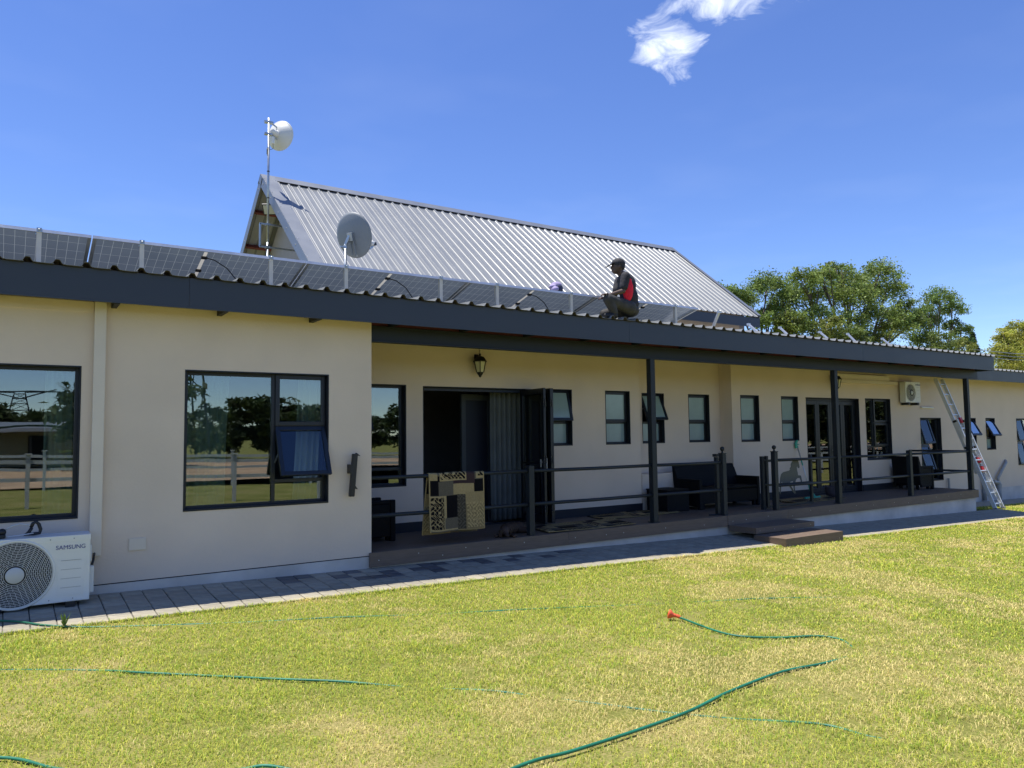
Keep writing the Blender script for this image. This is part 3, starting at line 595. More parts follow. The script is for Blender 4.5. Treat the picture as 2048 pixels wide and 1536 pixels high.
MB().box(3.47, 3.50, -.10, -.001, 1.15, 1.26).build('mount', BLACK, t); MB().prism([(3.555, -.10, 1.40), (3.605, -.10, 1.36), (3.565, -.10, 1.37)], (0, .05, 0)).build('hook', BLACK, t); MB().prism([(3.54, -.10, 1.0), (3.57, -.10, .955), (3.535, -.10, .97)], (0, .05, 0)).build('hook', BLACK, t)
t = thing('clamp_tool', 'black clamp tool with a bent wire lying on the outdoor unit', 'tool', (.05, -.28, .69))
MB().tube([(-.02, -.28, .755), (.05, -.28, .80), (.11, -.28, .815), (.17, -.28, .80), (.215, -.28, .785)], .006, 8).tube([(.0, -.33, .705), (.12, -.32, .712), (.22, -.31, .722)], .006, 8).build('wire', ALU, t, smooth=True)
MB().tube([(.20, -.28, .775), (.215, -.28, .81), (.24, -.28, .825), (.262, -.28, .80), (.278, -.28, .75), (.27, -.28, .715), (.22, -.29, .712), (.15, -.30, .715), (.185, -.30, .735), (.205, -.29, .77)], .016, 8).build('jaw', BLACK, t, smooth=True)
MB().box(-.12, .0, -.34, -.25, .695, .725).ball((-.03, -.28, .745), .035).build('base', BLACK, t, bevel=.006)
tag(MB().tube([(19.66, 1.47, 2.17), (20.25, 1.47, 2.165)], .022, 8).box(19.7, 19.75, 1.47, 1.498, 2.15, 2.19).box(20.15, 20.2, 1.47, 1.498, 2.15, 2.19).build('light_tube', mat('tube_white', (.85, .83, .75), .3), smooth=False), 'short white light tube on the wall right of the small outdoor unit', 'light')
def lantern(x, y, z, label):    # z = lowest point
    t = thing('wall_lantern', label, 'lantern', (x, y, z), 'lanterns on the veranda wall'); ang = math.pi/6
    MB().lathe([(.004, 0), (.02, .012), (.03, .035), (.05, .055), (.058, .075), (.064, .085)], (x, y, z), n=6).build('base', BLACK, t)
    g = MB(); g.lathe([(.062, 0), (.098, .165)], (x, y, z+.086), n=6); g.build('glass', LAMPG, t)
    b = MB()
    for k in range(6):
        a = k*math.pi/3; b.tube([(x+.066*math.cos(a), y+.066*math.sin(a), z+.085), (x+.103*math.cos(a), y+.103*math.sin(a), z+.252)], .008, 5)
    b.build('bars', BLACK, t)
    MB().lathe([(.124, 0), (.127, .008), (.11, .016), (.095, .045), (.068, .075), (.03, .09), (.016, .095), (.018, .125), (.014, .13)], (x, y, z+.252), n=6).build('cap', BLACK, t)
    MB().tube([(x, y, z+.33), (x, y+.06, z+.36), (x, 1.495, z+.33)], .010, 6).box(x-.03, x+.03, 1.478, 1.497, z+.22, z+.38).build('arm', BLACK, t)
    return t
lantern(6.23, 1.37, 2.515, 'black lantern left of the folding door posts, below the beam'); lantern(15.85, 1.38, 2.52, 'black lantern half hidden by a veranda post above the glazed doors')
bpy.data.objects['wall_lantern']['label'] = 'black lantern on the wall above the open folding door'
tag(MB().box(6.30, 6.33, 1.478, 1.497, 2.86, 3.3).build('lantern_conduit', PLAST), 'thin cream conduit above the left lantern', 'conduit')

# ------------------------------------------------------------------ curtains
def curtain(x0, x1, y, z0, z1, m, label, waves=7, lean=0):
    n = waves*8; v = []; amp = .045
    for j in range(9):
        f = j/8; 
        for i in range(n+1):
            u = i/n; sh = lean*(1-f); v.append((x0+(x1-x0)*(.5+(u-.5)*(1-.15*(1-abs(2*f-1))*(.5 if lean else 0)))+sh, y+amp*math.sin(u*waves*2*math.pi+.6*math.sin(5*u+f))+.008*math.sin(9*u+4*f), z0+(z1-z0)*f))
    f_ = [(j*(n+1)+i, j*(n+1)+i+1, (j+1)*(n+1)+i+1, (j+1)*(n+1)+i) for j in range(8) for i in range(n)]
    o = MB().add(v, f_).build('curtain', m, smooth=True); s = o.modifiers.new('cloth', 'SOLIDIFY'); s.thickness = .004
    return tag(o, label, 'curtain', 'curtains')
curtain(.30, .56, .33, .45, 2.5, CURT, 'pale curtain at the right edge of the window over the outdoor unit', 3)
curtain(1.62, 2.15, .33, .45, 2.5, CURT, 'pale curtain in the left pane of the window with the open sash', 5, -.05)
curtain(2.98, 3.28, .33, .45, 2.5, CURT, 'pale curtain behind the open sash', 4, -.10)
curtain(6.80, 7.50, 1.98, .16, 2.45, CURTG, 'grey curtain in the open folding doorway', 7)
curtain(14.95, 15.12, 2.0, .16, 2.4, CURT, 'pale curtain at the left of the shut glazed doors', 2)
curtain(16.55, 16.8, 2.0, .16, 2.4, CURT, 'pale curtain at the right of the shut glazed doors', 3)
curtain(17.85, 18.2, 2.0, .6, 2.4, CURT, 'pale curtain in the window right of the glazed doors', 4)
curtain(20.3, 20.6, 2.0, .2, 2.0, CURT, 'pale curtain in the low window behind the ladder', 3)
curtain(25.7, 26.2, 2.0, .4, 2.0, CURT, 'pale curtain in the far right window', 4)

# ------------------------------------------------------------------ solar panels
def cell_mat():
    m = bpy.data.materials.new('solar_cells'); m.use_nodes = True; t = m.node_tree; p = t.nodes['Principled BSDF']
    tc = t.nodes.new('ShaderNodeTexCoord'); s = t.nodes.new('ShaderNodeSeparateXYZ'); t.links.new(tc.outputs['UV'], s.inputs[0])
    def M_(op, a, b=None):
        n = t.nodes.new('ShaderNodeMath'); n.operation = op
        for i, v in enumerate((a, b)):
            if v is None: continue
            if hasattr(v, 'links'): t.links.new(v, n.inputs[i])
            else: n.inputs[i].default_value = v
        return n.outputs[0]
    def lines(c, n, w):
        f = M_('FRACT', M_('MULTIPLY', c, n)); d = M_('ABSOLUTE', M_('SUBTRACT', f, .5)); return M_('GREATER_THAN', d, .5-w)
    g = M_('MAXIMUM', lines(s.outputs[0], 24, .021), lines(s.outputs[1], 6, .012))
    mid = M_('LESS_THAN', M_('ABSOLUTE', M_('SUBTRACT', s.outputs[0], .5)), .0085)
    fine = lines(s.outputs[1], 60, .07)
    oi = t.nodes.new('ShaderNodeTexNoise'); oi.inputs['Scale'].default_value = 2.5; t.links.new(tc.outputs['Object'], oi.inputs['Vector'])
    r = t.nodes.new('ShaderNodeValToRGB'); r.color_ramp.elements[0].color = (.115, .145, .19, 1); r.color_ramp.elements[1].color = (.16, .195, .245, 1); t.links.new(oi.outputs['Fac'], r.inputs[0])
    x0 = t.nodes.new('ShaderNodeMixRGB'); t.links.new(M_('MULTIPLY', fine, .18), x0.inputs[0]); t.links.new(r.outputs[0], x0.inputs[1]); x0.inputs[2].default_value = (.25, .27, .30, 1)
    x1 = t.nodes.new('ShaderNodeMixRGB'); t.links.new(g, x1.inputs[0]); t.links.new(x0.outputs[0], x1.inputs[1]); x1.inputs[2].default_value = (.40, .445, .47, 1)
    x2 = t.nodes.new('ShaderNodeMixRGB'); t.links.new(mid, x2.inputs[0]); t.links.new(x1.outputs[0], x2.inputs[1]); x2.inputs[2].default_value = (.75, .72, .64, 1)
    t.links.new(x2.outputs[0], p.inputs['Base Color']); p.inputs['Roughness'].default_value = .12; p.inputs['Specular IOR Level'].default_value = .6
    tr = t.nodes.new('ShaderNodeBsdfTranslucent'); t.links.new(x2.outputs[0], tr.inputs[0]); ms = t.nodes.new('ShaderNodeMixShader'); ms.inputs[0].default_value = .20
    t.links.new(p.outputs[0], ms.inputs[1]); t.links.new(tr.outputs[0], ms.inputs[2]); t.links.new(ms.outputs[0], t.nodes['Material Output'].inputs[0])
    return m
CELL = cell_mat(); tl = R(15.5); sd = Vector((0, math.cos(tl), -math.sin(tl))); sn = Vector((0, math.sin(tl), math.cos(tl)))
PT = Vector((0, 0, 3.735)); PW, PH = 2.268, 1.134
def panel(x0, legs, label, cable=True):
    t = thing('solar_panel', label, 'solar panel', (x0+PW/2, .5, 3.34), 'solar panels on the front roof'); x1 = x0+PW; X = Vector((1,0,0))
    def ob(mb, a, c, s0, s1, n0, n1): mb.obox(PT+X*((a+c)/2)+sd*((s0+s1)/2)+sn*((n0+n1)/2), X*(c-a)/2, sd*(s1-s0)/2, sn*(n1-n0)/2)
    f = MB(); w_ = .014
    ob(f, x0, x0+w_, 0, PH, -.035, 0); ob(f, x1-w_, x1, 0, PH, -.035, 0); ob(f, x0+w_, x1-w_, 0, w_, -.035, 0); ob(f, x0+w_, x1-w_, PH-w_, PH, -.035, 0)
    ob(f, x0+w_, x0+.035, w_, PH-w_, -.035, -.033); ob(f, x1-.035, x1-w_, w_, PH-w_, -.035, -.033)
    f.build('frame', ALU, t)
    q = [PT+X*a+sd*s+sn*-.006 for s in (w_, PH-w_) for a in (x0+w_, x1-w_)]
    me = bpy.data.meshes.new('cells'); org = Vector((x0+PW/2, .5, 3.5)); me.from_pydata([v-org for v in q], [], [(0,1,3,2)])
    uv = me.uv_layers.new(name='UVMap'); U = [(0,0), (1,0), (0,1), (1,1)]
    for l in me.loops: uv.data[l.index].uv = U[l.vertex_index]
    link('cells', me, CELL, t, org)
    for sg in (.16, .45, .75):
        j = MB(); ob(j, x0+PW/2-.032, x0+PW/2+.032, sg*PH-.022, sg*PH+.022, -.030, -.0095); j.build('junction_box', BLACK, t, bevel=.004)
    if cable:
        p = PT+X*(x0+PW/2+.03)+sd*.18-sn*.02
        MB().tube([p, p+Vector((.08, -.02, -.02)), p+Vector((.22, -.02, -.10)), p+Vector((.33, .0, -.22)), p+Vector((.38, .02, -.335))], .0065, 6).build('cable', BLACK, t, smooth=True)
    for lx in legs:
        b = MB().box(lx-.022, lx+.022, -.012, .010, 3.345, 3.70).box(lx-.022, lx-.018, .010, .035, 3.345, 3.70).box(lx-.05, lx+.05, -.03, .06, 3.338, 3.346); b.build('leg', ALUW, t)
        MB().box(lx-.024, lx+.024, -.022, .02, 3.70, 3.742).ball((lx, -.026, 3.722), .012, 8, 5).box(lx-.034, lx-.0225, -.018, .0, 3.672, 3.684).build('clamp', GALV, t)
panel(-1.605, (-1.14, .20), 'leftmost solar panel, cut off by the picture edge', False)
panel(.676, (1.14, 2.52), 'second solar panel from the left, left of the satellite dish pole')
panel(2.956, (3.45, 4.79), 'solar panel right below the satellite dish')
panel(5.236, (5.69, 7.02), 'solar panel left of the crouching worker')
panel(7.516, (7.98, 9.24), 'rightmost solar panel, partly hidden by the crouching worker', False)
for k, (x, tip, lb) in enumerate(((10.11, (-.17, .30), 'white mounting leg tilted forward, nearest the last solar panel'), (11.45, (.27, .24), 'white mounting leg tilted back, first right of the gable eave'), (12.33, (.24, .235), 'second tilted mounting leg right of the gable eave'), (13.62, (.25, .235), 'middle tilted mounting leg in front of the trees'), (14.54, (.22, .25), 'fourth tilted mounting leg right of the gable eave'), (15.87, (.24, .235), 'rightmost tilted mounting leg on the roof edge'))):
    t = thing('mounting_leg', lb, 'mounting leg', (x, 0, 3.345), 'loose mounting legs'); a = Vector((x, 0, 3.36)); b = Vector((x, tip[0], 3.35+tip[1]))
    MB().bar(a, b, .05, .028).build('bar', ALU, t, bevel=.002); d = (b-a).normalized()
    MB().obox(b+d*.015, (.03,0,0), (0,.022,0), (0,0,.02)).ball(b+d*.03+Vector((0,-.02,0)), .012, 8, 5).build('clamp', ALU, t); MB().box(x-.05, x+.05, -.05, .05, 3.338, 3.348).build('foot', ALU, t)

# ------------------------------------------------------------------ mast, dishes, flood light
def dish(t, c, ax, r, depth, m, tall=1.0):
    ax = Vector(ax).normalized(); pr = [(r*math.sin(i/10*math.pi/2) if i < 10 else r, depth*(1-math.cos(i/10*math.pi/2))) for i in range(11)]
    pr = [(r*i/10, depth*(i/10)**2) for i in range(11)]+[(r+.012, depth), (r+.012, depth+.008), (r, depth+.010)]+[(r*i/10, depth*(i/10)**2+.008) for i in range(10, -1, -1)]
    o = MB().lathe(pr, c, ax, 40).build('reflector', m, t, smooth=True); return o
DISHG = mat('dish_grey', (.215, .235, .25), .5, var=.06, vscale=3); DISHW = mat('dish_white', (.66, .66, .63), .45, var=.05, vscale=3)
mx, my = 4.64, 7.72
t = thing('antenna_mast', 'tall steel mast with a white round dish at the gable end', 'antenna mast', (mx, my, 3.7))
MB().tube([(mx, my, 3.72), (mx, my, 5.9)], .030, 10).tube([(mx, my, 5.9), (mx, my, 8.72)], .026, 10).build('pole', GALV, t, smooth=True)
for z in (5.79, 6.30): MB().bar((4.46, my-.01, z), (5.42, my-.01, z), .035, .035).build('bracket_arm', GALV, t); MB().box(mx-.05, mx+.05, my-.045, my+.045, z-.02, z+.02).build('clamp', GALV, t)
MB().bar((4.47, my-.01, 5.79), (4.47, my-.01, 6.30), .035, .035).build('bracket_end', GALV, t); MB().bar((5.34, my-.01, 5.80), (5.34, my-.01, 6.29), .035, .035).build('bracket_end', GALV, t)
dax = Vector((.80, .60, .05)).normalized(); dc = Vector((mx+.10, my+.0, 8.42)); dish(t, dc+dax*.10, dax, .33, .16, DISHW)
MB().lathe([(.05, -.04), (.075, .02), (.075, .1), (.10, .13)], dc, dax, 14).build('radio', WHITE, t, smooth=True)
MB().box(mx-.09, mx+.09, my-.05, my+.05, 8.60, 8.64).box(mx-.09, mx+.07, my-.05, my+.05, 8.33, 8.37).bar((mx+.05, my, 8.62), dc+dax*.13+Vector((0,0,.15)), .02, .03).bar((mx+.05, my, 8.35), dc+dax*.13-Vector((0,0,.12)), .02, .03).bar((mx-.12, my-.06, 8.61), (mx+.06, my+.04, 8.66), .015, .015).bar((mx-.1, my-.06, 8.35), (mx-.02, my, 8.35), .015, .015).build('dish_bracket', GALV, t)
MB().box(mx+.06, mx+.12, my-.06, my, 8.14, 8.30).build('connector_box', WHITE, t, bevel=.01)
MB().tube([(mx+.09, my-.03, 8.14), (mx+.09, my-.04, 8.03), (mx+.03, my-.04, 7.99), (mx-.02, my-.03, 8.04), (mx-.03, my-.02, 7.85)], .006, 6).tube([(mx-.035, my-.02, 8.02), (mx-.035, my-.02, 7.88)], .012, 6).build('cable', BLACK, t, smooth=True)
for z in (6.9, 7.5): MB().lathe([(.030, -.012), (.030, .012)], (mx, my, z), n=10).build('tie', BLACK, t)
sx, sy = 4.80, 3.5
t = thing('satellite_dish', 'grey oval satellite dish on a short pole behind the solar panels', 'satellite dish', (sx, sy, 3.52))
MB().tube([(sx, sy, 3.50), (sx, sy, 4.95)], .026, 10).build('pole', GALV, t, smooth=True); MB().box(sx-.08, sx+.08, sy-.08, sy+.08, 3.555, 3.575).build('pole_foot', GALV, t)
# offset reflector, taller than wide
da = Vector((.80, .52, .30)).normalized(); cc = Vector((4.96, 3.50, 5.135)); sidev = Vector((0,0,1)).cross(da).normalized(); upv = da.cross(sidev)
v = []; f = []; nr, na = 9, 40
for side in (0, 1):
    for i in range(nr+1):
        q = i/nr
        for j in range(na):
            a = 2*math.pi*j/na; v.append(cc+sidev*(.36*q*math.cos(a))+upv*(.40*q*math.sin(a))+da*(.085*(q*q-1)+.007*side))
    o_ = side*(nr+1)*na
    for i in range(nr):
        for j in range(na): f.append((o_+i*na+j, o_+i*na+(j+1)%na, o_+(i+1)*na+(j+1)%na, o_+(i+1)*na+j))
o_ = (nr+1)*na
for j in range(na): f.append((nr*na+j, nr*na+(j+1)%na, o_+nr*na+(j+1)%na, o_+nr*na+j))
MB().add(v, f).build('reflector', DISHG, t, smooth=True)
hb = cc-da*.09
MB().obox(hb-da*.03-upv*.02, sidev*.05, upv*.07, da*.03).bar(hb-da*.03+upv*.02, (sx, sy, 4.93), .05, .05).build('pole_bracket', GALV, t, bevel=.006)
MB().lathe([(.034, -.03), (.034, .03)], (sx, sy, 4.90), n=10).box(sx-.09, sx-.03, sy-.02, sy+.02, 4.89, 4.91).build('pole_clamp', GALV, t)
MB().bar(hb-da*.02-upv*.05+sidev*.03, hb-da*.01-upv*.33+sidev*.03, .015, .02).bar(hb-da*.02-upv*.05-sidev*.04, hb-da*.01-upv*.33-sidev*.04, .015, .02).build('back_brace', DISHG, t)
lp = cc+da*.54-upv*.24; MB().bar(hb-upv*.36+da*.07, lp, .03, .03).build('feed_arm', GALV, t); MB().lathe([(.02, -.07), (.03, -.02), (.045, .0), (.05, .04), (.035, .06)], lp+upv*.06, -da, 14).build('receiver', WHITE, t, smooth=True); MB().obox(lp+upv*.04+da*.06, sidev*.03, upv*.03, da*.03).build('receiver_box', BLACK, t)
t = thing('flood_light', 'black flood light with a pale lens under the gable peak', 'flood light', (4.95, 7.62, 6.4)); fa = Vector((-.35, -.55, -.55)).normalized(); fs = fa.cross(Vector((0,0,1))).normalized(); fu = fs.cross(fa); fc = Vector((4.80, 8.09, 6.77))
MB().obox(fc, fs*.17, fu*.13, fa*.025).build('housing', BLACK, t, bevel=.006); MB().obox(fc+fa*.0275, fs*.145, fu*.105, fa*.002).build('lens', mat('lens_pale', (.55, .55, .48), .3), t); MB().bar(fc-fa*.02, (5.42, 7.75, 6.35), .02, .02).bar((5.2, 7.78, 6.36), (5.41, 7.78, 6.30), .06, .03).build('arm', BLACK, t)

# ------------------------------------------------------------------ rugs
def rug_col(u, v, seed=0):           # patchwork: dark, tan, grey and scroll work panels
    tan, drk, gry, brn = np.array((.36, .265, .125)), np.array((.007, .006, .007)), np.array((.12, .10, .07)), np.array((.05, .03, .03))
    c = np.tile(tan, (len(u), 1)); r = np.random.default_rng(seed)
    rect = lambda a, b, e, d: (u >= a) & (u < b) & (v >= e) & (v < d)
    scroll = lambda k: np.sin(k*u+2.2*np.sin(k*.62*v+1))*np.sin(k*.9*v+2.2*np.sin(k*.55*u))
    def scr(a, b, e, d, bgc, fgc, k=46, border=.018):
        m_ = rect(a, b, e, d); c[m_] = tan*1.05; i = rect(a+border, b-border, e+border, d-border); c[i] = bgc
        s_ = i & ((np.abs(scroll(k)) < .20) | (scroll(k*.6) > .62)); c[s_] = fgc
    c[rect(.0, 1, 0, .5)] = gry
    for (a, b, e, d, q) in ((0, .16, .14, .36, drk), (.16, .42, .13, .37, gry), (.42, .82, .20, .36, tan), (.80, 1, .14, .33, drk), (.42, .80, .12, .20, brn), (.66, .82, 0, .20, brn), (.12, .24, .07, .16, drk), (.30, .50, .37, .70, drk), (.27, .30, .37, .7, tan), (.27, .50, .70, .86, gry), (.50, .64, .36, .88, gry*.45), (.64, 1, .33, .52, tan*.85), (.64, 1, .52, .88, tan*.6), (0, .14, 0, .14, tan), (0, .5, .88, 1, gry), (.5, 1, .88, 1, tan*.7)): c[rect(a, b, e, d)] = q
    scr(.18, .66, -.1, .15, drk, tan*1.1); scr(0, .27, .37, .88, drk, tan*.95, 50); scr(.84, 1.05, -.1, .12, drk, tan, 40, .03)
    m_ = rect(.50, .64, .36, .88) & (np.abs(scroll(60)) < .22); c[m_] = gry*.9
    m_ = rect(.66, .98, .48, .86) & (np.abs(scroll(54)) < .28); c[m_] = tan*1.15
    m_ = (u < .02) | (u > .98); c[m_] = tan*.95
    return np.clip(c*(1+r.uniform(-.14, .14, (len(u), 1))), 0, 1)
def rug(name, label, fn, nu, nv, grp=None, colfn=None):
    uu, vv = np.meshgrid(np.linspace(0, 1, nu), np.linspace(0, 1, nv)); u = uu.ravel(); v = vv.ravel()
    P = fn(u, v); F = np.array([(j*nu+i, j*nu+i+1, (j+1)*nu+i+1, (j+1)*nu+i) for j in range(nv-1) for i in range(nu-1)])
    c = (colfn or rug_col)(u, v); org = P.mean(0); o = np_mesh(name, P, F, CLOTHC, None, c, org, True)
    s = o.modifiers.new('pile', 'SOLIDIFY'); s.thickness = .008; s.offset = 1
    return tag(o, label, 'rug', grp)
def drape(u, v):       # front part hangs from the rail top down, v=0 at the crest
    x = 4.605+u*.85; s = v*1.62-.82    # arc length from the rail crest, negative = behind
    r_ = .034; a = np.clip(s/r_, -math.pi/2, math.pi/2); hang = np.maximum(np.abs(s)-r_*math.pi/2, 0)
    y = .05-(r_*np.sin(a))-np.where(s > 0, .025*hang, -.12*hang)+.010*np.sin(11*u+3*v)*np.clip(hang*2, .2, 1)+.006*np.sin(27*u)
    z = 1.075+r_*np.cos(a)-hang-.004*np.sin(9*u)
    x = x-np.where(s < 0, .04*hang, -.006*hang); z = z-np.where(s < 0, .03*hang, 0)
    return np.stack([x, y, z], 1)
def drape_col(u, v):
    s = v*1.62-.82; return rug_col(np.where(s > 0, u, 1-u), np.where(s > 0, s/.80*.90, np.clip(-s/.80*.90, 0, 1)), 3)
rug('rug', 'black and tan patchwork rug hung over the veranda rail', drape, 130, 260, 'patchwork rugs', drape_col)
def flat(x0, x1, y0, y1, sk):
    return lambda u, v: np.stack([x0+u*(x1-x0)+sk*v, y0+v*(y1-y0), .164+.008*(np.sin(5*u+2)*np.sin(4*v+1)+1)+.03*np.exp(-((u-1)/.08)**2)*np.exp(-((v-.9)/.25)**2)], 1)
rug('rug', 'patchwork rug lying on the deck beside the dog', flat(6.55, 8.25, .03, .80, .15), 150, 80, 'patchwork rugs', lambda u, v: rug_col((v*.99), (u*1.7) % 1.0, 5))
rug('rug', 'patchwork rug lying on the deck beside the ottoman', flat(8.25, 10.05, .80, 1.42, .15), 150, 80, 'patchwork rugs', lambda u, v: rug_col((1-v*.99), (u*1.7+.3) % 1.0, 6))
rug('rug', 'patchwork rug lying on the deck behind the horse gate', flat(13.05, 14.75, .55, 1.2, .05), 120, 60, 'patchwork rugs', lambda u, v: rug_col(v*.99, (u*1.6+.1) % 1.0, 8))

# ------------------------------------------------------------------ veranda furniture
def sofa(name, label, cat, c, ang, Wd, grp=None):     # faces -y before turning; c = centre of the front edge on the deck
    t = thing(name, label, cat, (c[0], c[1], .162), grp); hw = Wd/2; D = .62
    Rm = Matrix.Rotation(ang, 3, 'Z')
    def B(nm, *boxes, bev=.012):
        b = MB()
        for q in boxes: b.box(*q)
        b.v = [tuple(Rm @ Vector(p)+Vector((c[0], c[1], .162))) for p in b.v]; return b.build(nm, RATTAN, t, bevel=bev)
    for s in (-1, 1):
        a, e = (-hw, -hw+.075) if s < 0 else (hw-.075, hw)
        B('arm', (a, e, 0.0, .075, .0, .56), (a, e, .0751, D-.06, .505, .56), (a+.01, e-.01, .0752, D-.06, .06, .504))
    B('seat', (-hw+.08, hw-.08, .01, D-.05, .10, .34)); B('seat_cushion', (-hw+.082, hw-.082, .0, D-.12, .342, .40), bev=.025)
    b = MB().prism([(-hw+.0, D-.13, .40), (-hw+.0, D+.03, .80), (-hw+.0, D+.08, .80), (-hw+.0, D, .12), (-hw+.0, D-.06, .12)], (Wd, 0, 0)); b.v = [tuple(Rm @ Vector(p)+Vector((c[0], c[1], .162))) for p in b.v]; b.build('backrest', RATTAN, t, bevel=.012)
    for x in (-hw+.1, hw-.16):
        for y in (.03, D-.12): B('foot', (x, x+.06, y, y+.06, 0, .099), bev=.004)
    return t
sofa('sofa', 'black rattan sofa behind the ball finial post', 'sofa', (11.52, .88), 0, 1.72)
sofa('armchair', 'black rattan armchair turned sideways at the far end of the deck', 'armchair', (18.72, 1.08), R(90), .66, 'rattan armchairs')
sofa('armchair', 'black rattan armchair half hidden by the front wall corner', 'armchair', (4.475, 1.04), R(90), .56, 'rattan armchairs')
t = thing('ottoman', 'square black rattan ottoman table left of the sofa', 'ottoman', (10.15, 1.2, .162))
MB().box(9.87, 10.43, .93, 1.46, .17, .545).build('body', RATTAN, t, bevel=.01); MB().box(9.86, 10.44, .92, 1.47, .546, .57).build('top', RATTAN, t, bevel=.008)
tag(MB().lathe([(.10, 0), (.125, .10), (.135, .21), (.138, .22), (.128, .22), (.12, .10), (.10, .02)], (15.05, 1.10, .162), n=24).build('bucket', mat('purple_bucket', (.055, .045, .055), .6, var=.2), smooth=True), 'dark bucket standing by the glazed doors', 'bucket')
t = thing('floor_squeegee', 'green and silver long handled squeegee leaning on the wall', 'squeegee', (14.15, .95, .165)); a = Vector((14.17, .97, .20)); b = Vector((14.42, 1.46, 1.25)); d = b-a
MB().tube([a+d*.22, b], .012, 8).build('handle', ALU, t, smooth=True); MB().tube([a, a+d*.25], .015, 8).tube([a+d*.62, a+d*.72], .0155, 8).build('grip', GREEN, t, smooth=True)
MB().box(13.93, 14.45, .955, .985, .166, .215).prism([(14.08, .96, .215), (14.30, .96, .215), (14.2, .96, .30)], (0, .02, 0)).build('blade', GREEN, t, bevel=.005)
MB().prism([(14.36, 1.45, 1.22), (14.45, 1.45, 1.24), (14.42, 1.45, 1.29), (14.50, 1.45, 1.30), (14.41, 1.45, 1.33), (14.46, 1.45, 1.40), (14.40, 1.45, 1.40), (14.34, 1.45, 1.33)], (0, .03, 0)).build('hanger', GREEN, t, bevel=.004)

# ------------------------------------------------------------------ dog lying on the deck
FUR = mat('brown_fur', (.048, .026, .016), .75, var=.35, vscale=14, bump=.7, bscale=160, stretch=(1, 1, 1))
dog = thing('dog', 'brown long eared dog lying asleep on the deck by a rail post', 'dog', (6.0, .25, .162)); z0 = .162
b = MB()
b.ell((5.825, .07, z0+.10), (.068, 0, 0), (0, .07, 0), (0, 0, .062)).ell((6.09, .34, z0+.085), (.17, .10, 0), (-.05, .085, 0), (0, 0, .088)).ell((6.27, .43, z0+.08), (.12, .07, 0), (-.05, .085, 0), (0, 0, .083)).ell((5.96, .24, z0+.09), (.10, .06, 0), (-.05, .08, 0), (0, 0, .085))
b.cap((5.92, .20, z0+.10), .065, (5.83, .10, z0+.085), .055).ell((5.82, .075, z0+.085), (.060, .0, 0), (0, .065, 0), (0, 0, .058)).cap((5.81, .04, z0+.068), .038, (5.785, -.055, z0+.040), .026).ball((5.783, -.068, z0+.048), .014)
b.cap((5.92, .16, z0+.03), .032, (5.96, .00, z0+.022), .024).cap((5.96, .00, z0+.022), .026, (5.90, -.04, z0+.02), .024).cap((5.85, .20, z0+.03), .032, (5.70, .12, z0+.022), .024)
b.cap((6.26, .38, z0+.05), .06, (6.34, .27, z0+.04), .04).cap((6.34, .27, z0+.035), .03, (6.43, .22, z0+.024), .022).cap((6.36, .50, z0+.05), .022, (6.58, .60, z0+.022), .010)
fuse(b.build('body', FUR, dog), .012, 4)
for s, p in ((1, (5.885, .075)), (-1, (5.755, .085))):
    e = MB().ell((p[0]+.008*s, p[1]-.012, z0+.062), (.014*s, .006, .012), (-.006, .036, -.006), (.004*s, -.012, .062), 12, 8); e.build('ear', FUR, dog, smooth=True)
MB().ball((5.781, -.083, z0+.050), .010).build('nose', BLACK, dog, smooth=True)
for s in (-1, 1): MB().ell((5.812+.028*s, .022, z0+.098), (.009, 0, 0), (0, .006, 0), (0, 0, .004), 8, 6).build('eye', BLACK, dog, smooth=True)

# ------------------------------------------------------------------ ladder, wall pipes
LADM = mat('ladder_aluminium', (.72, .73, .73), .4, .25, var=.06, vscale=8)
t = thing('ladder', 'aluminium extension ladder leaning against the wing roof edge past the deck', 'ladder', (19.98, .05, -.38))
fa, fb_ = Vector((.32, .02, -.39)), Vector((.06, 1.12, 2.93)); up_ = (fb_-fa).normalized(); nrm = Vector((0, -up_.z, up_.y)).normalized(); Ln = (fb_-fa).length; X = Vector((1,0,0))
def sec(nm, xc, hw, s0, s1, off, step):
    for s in (-1, 1):
        r = MB(); c = X*(xc+s*hw)+fa+up_*((s0+s1)/2)+nrm*off; r.obox(c, X*.004, nrm*.042, up_*((s1-s0)/2)); 
        for q in (-1, 1): r.obox(c+nrm*.040*q+X*(-s*.012), X*.016, nrm*.003, up_*((s1-s0)/2))
        r.build('stile', LADM, t)
    k = s0+.16
    while k < s1-.05:
        MB().bar(X*(xc-hw)+fa+up_*k+nrm*off, X*(xc+hw)+fa+up_*k+nrm*off, .035, .028, up_).build('rung', LADM, t)
        e = MB()
        for s in (-1, 1): e.lathe([(.014, 0), (.014, .004)], X*(xc+s*(hw+.0045))+fa+up_*k+nrm*off, X*s, 8)
        e.build('rung_end', BLACK, t); k += step
sec('lower', 19.98, .205, 0, 2.35, 0, .28); sec('upper', 19.98, .175, .95, Ln, -.078, .28)
for s in (-1, 1): MB().obox(X*(19.98+s*.205)+fa+up_*.02, X*.03, nrm*.05, up_*.03).build('foot', mat('grey_rubber', (.25, .25, .25), .7), t)
REDP = mat('red_plastic', (.5, .03, .035), .45)
for s_, hw in ((1.05, .19), (1.28, .19), (2.35, .2)): MB().obox(X*(19.98+.12)+fa+up_*s_-nrm*.03, X*.05, nrm*.02, up_*.07).build('safety_catch', REDP, t)
for s_ in (1.62, 2.32): 
    for q in (-1, 1): MB().obox(X*(19.98+q*.19)+fa+up_*s_-nrm*.04, X*.03, nrm*.045, up_*.025).build('guide_bracket', BLACK, t)
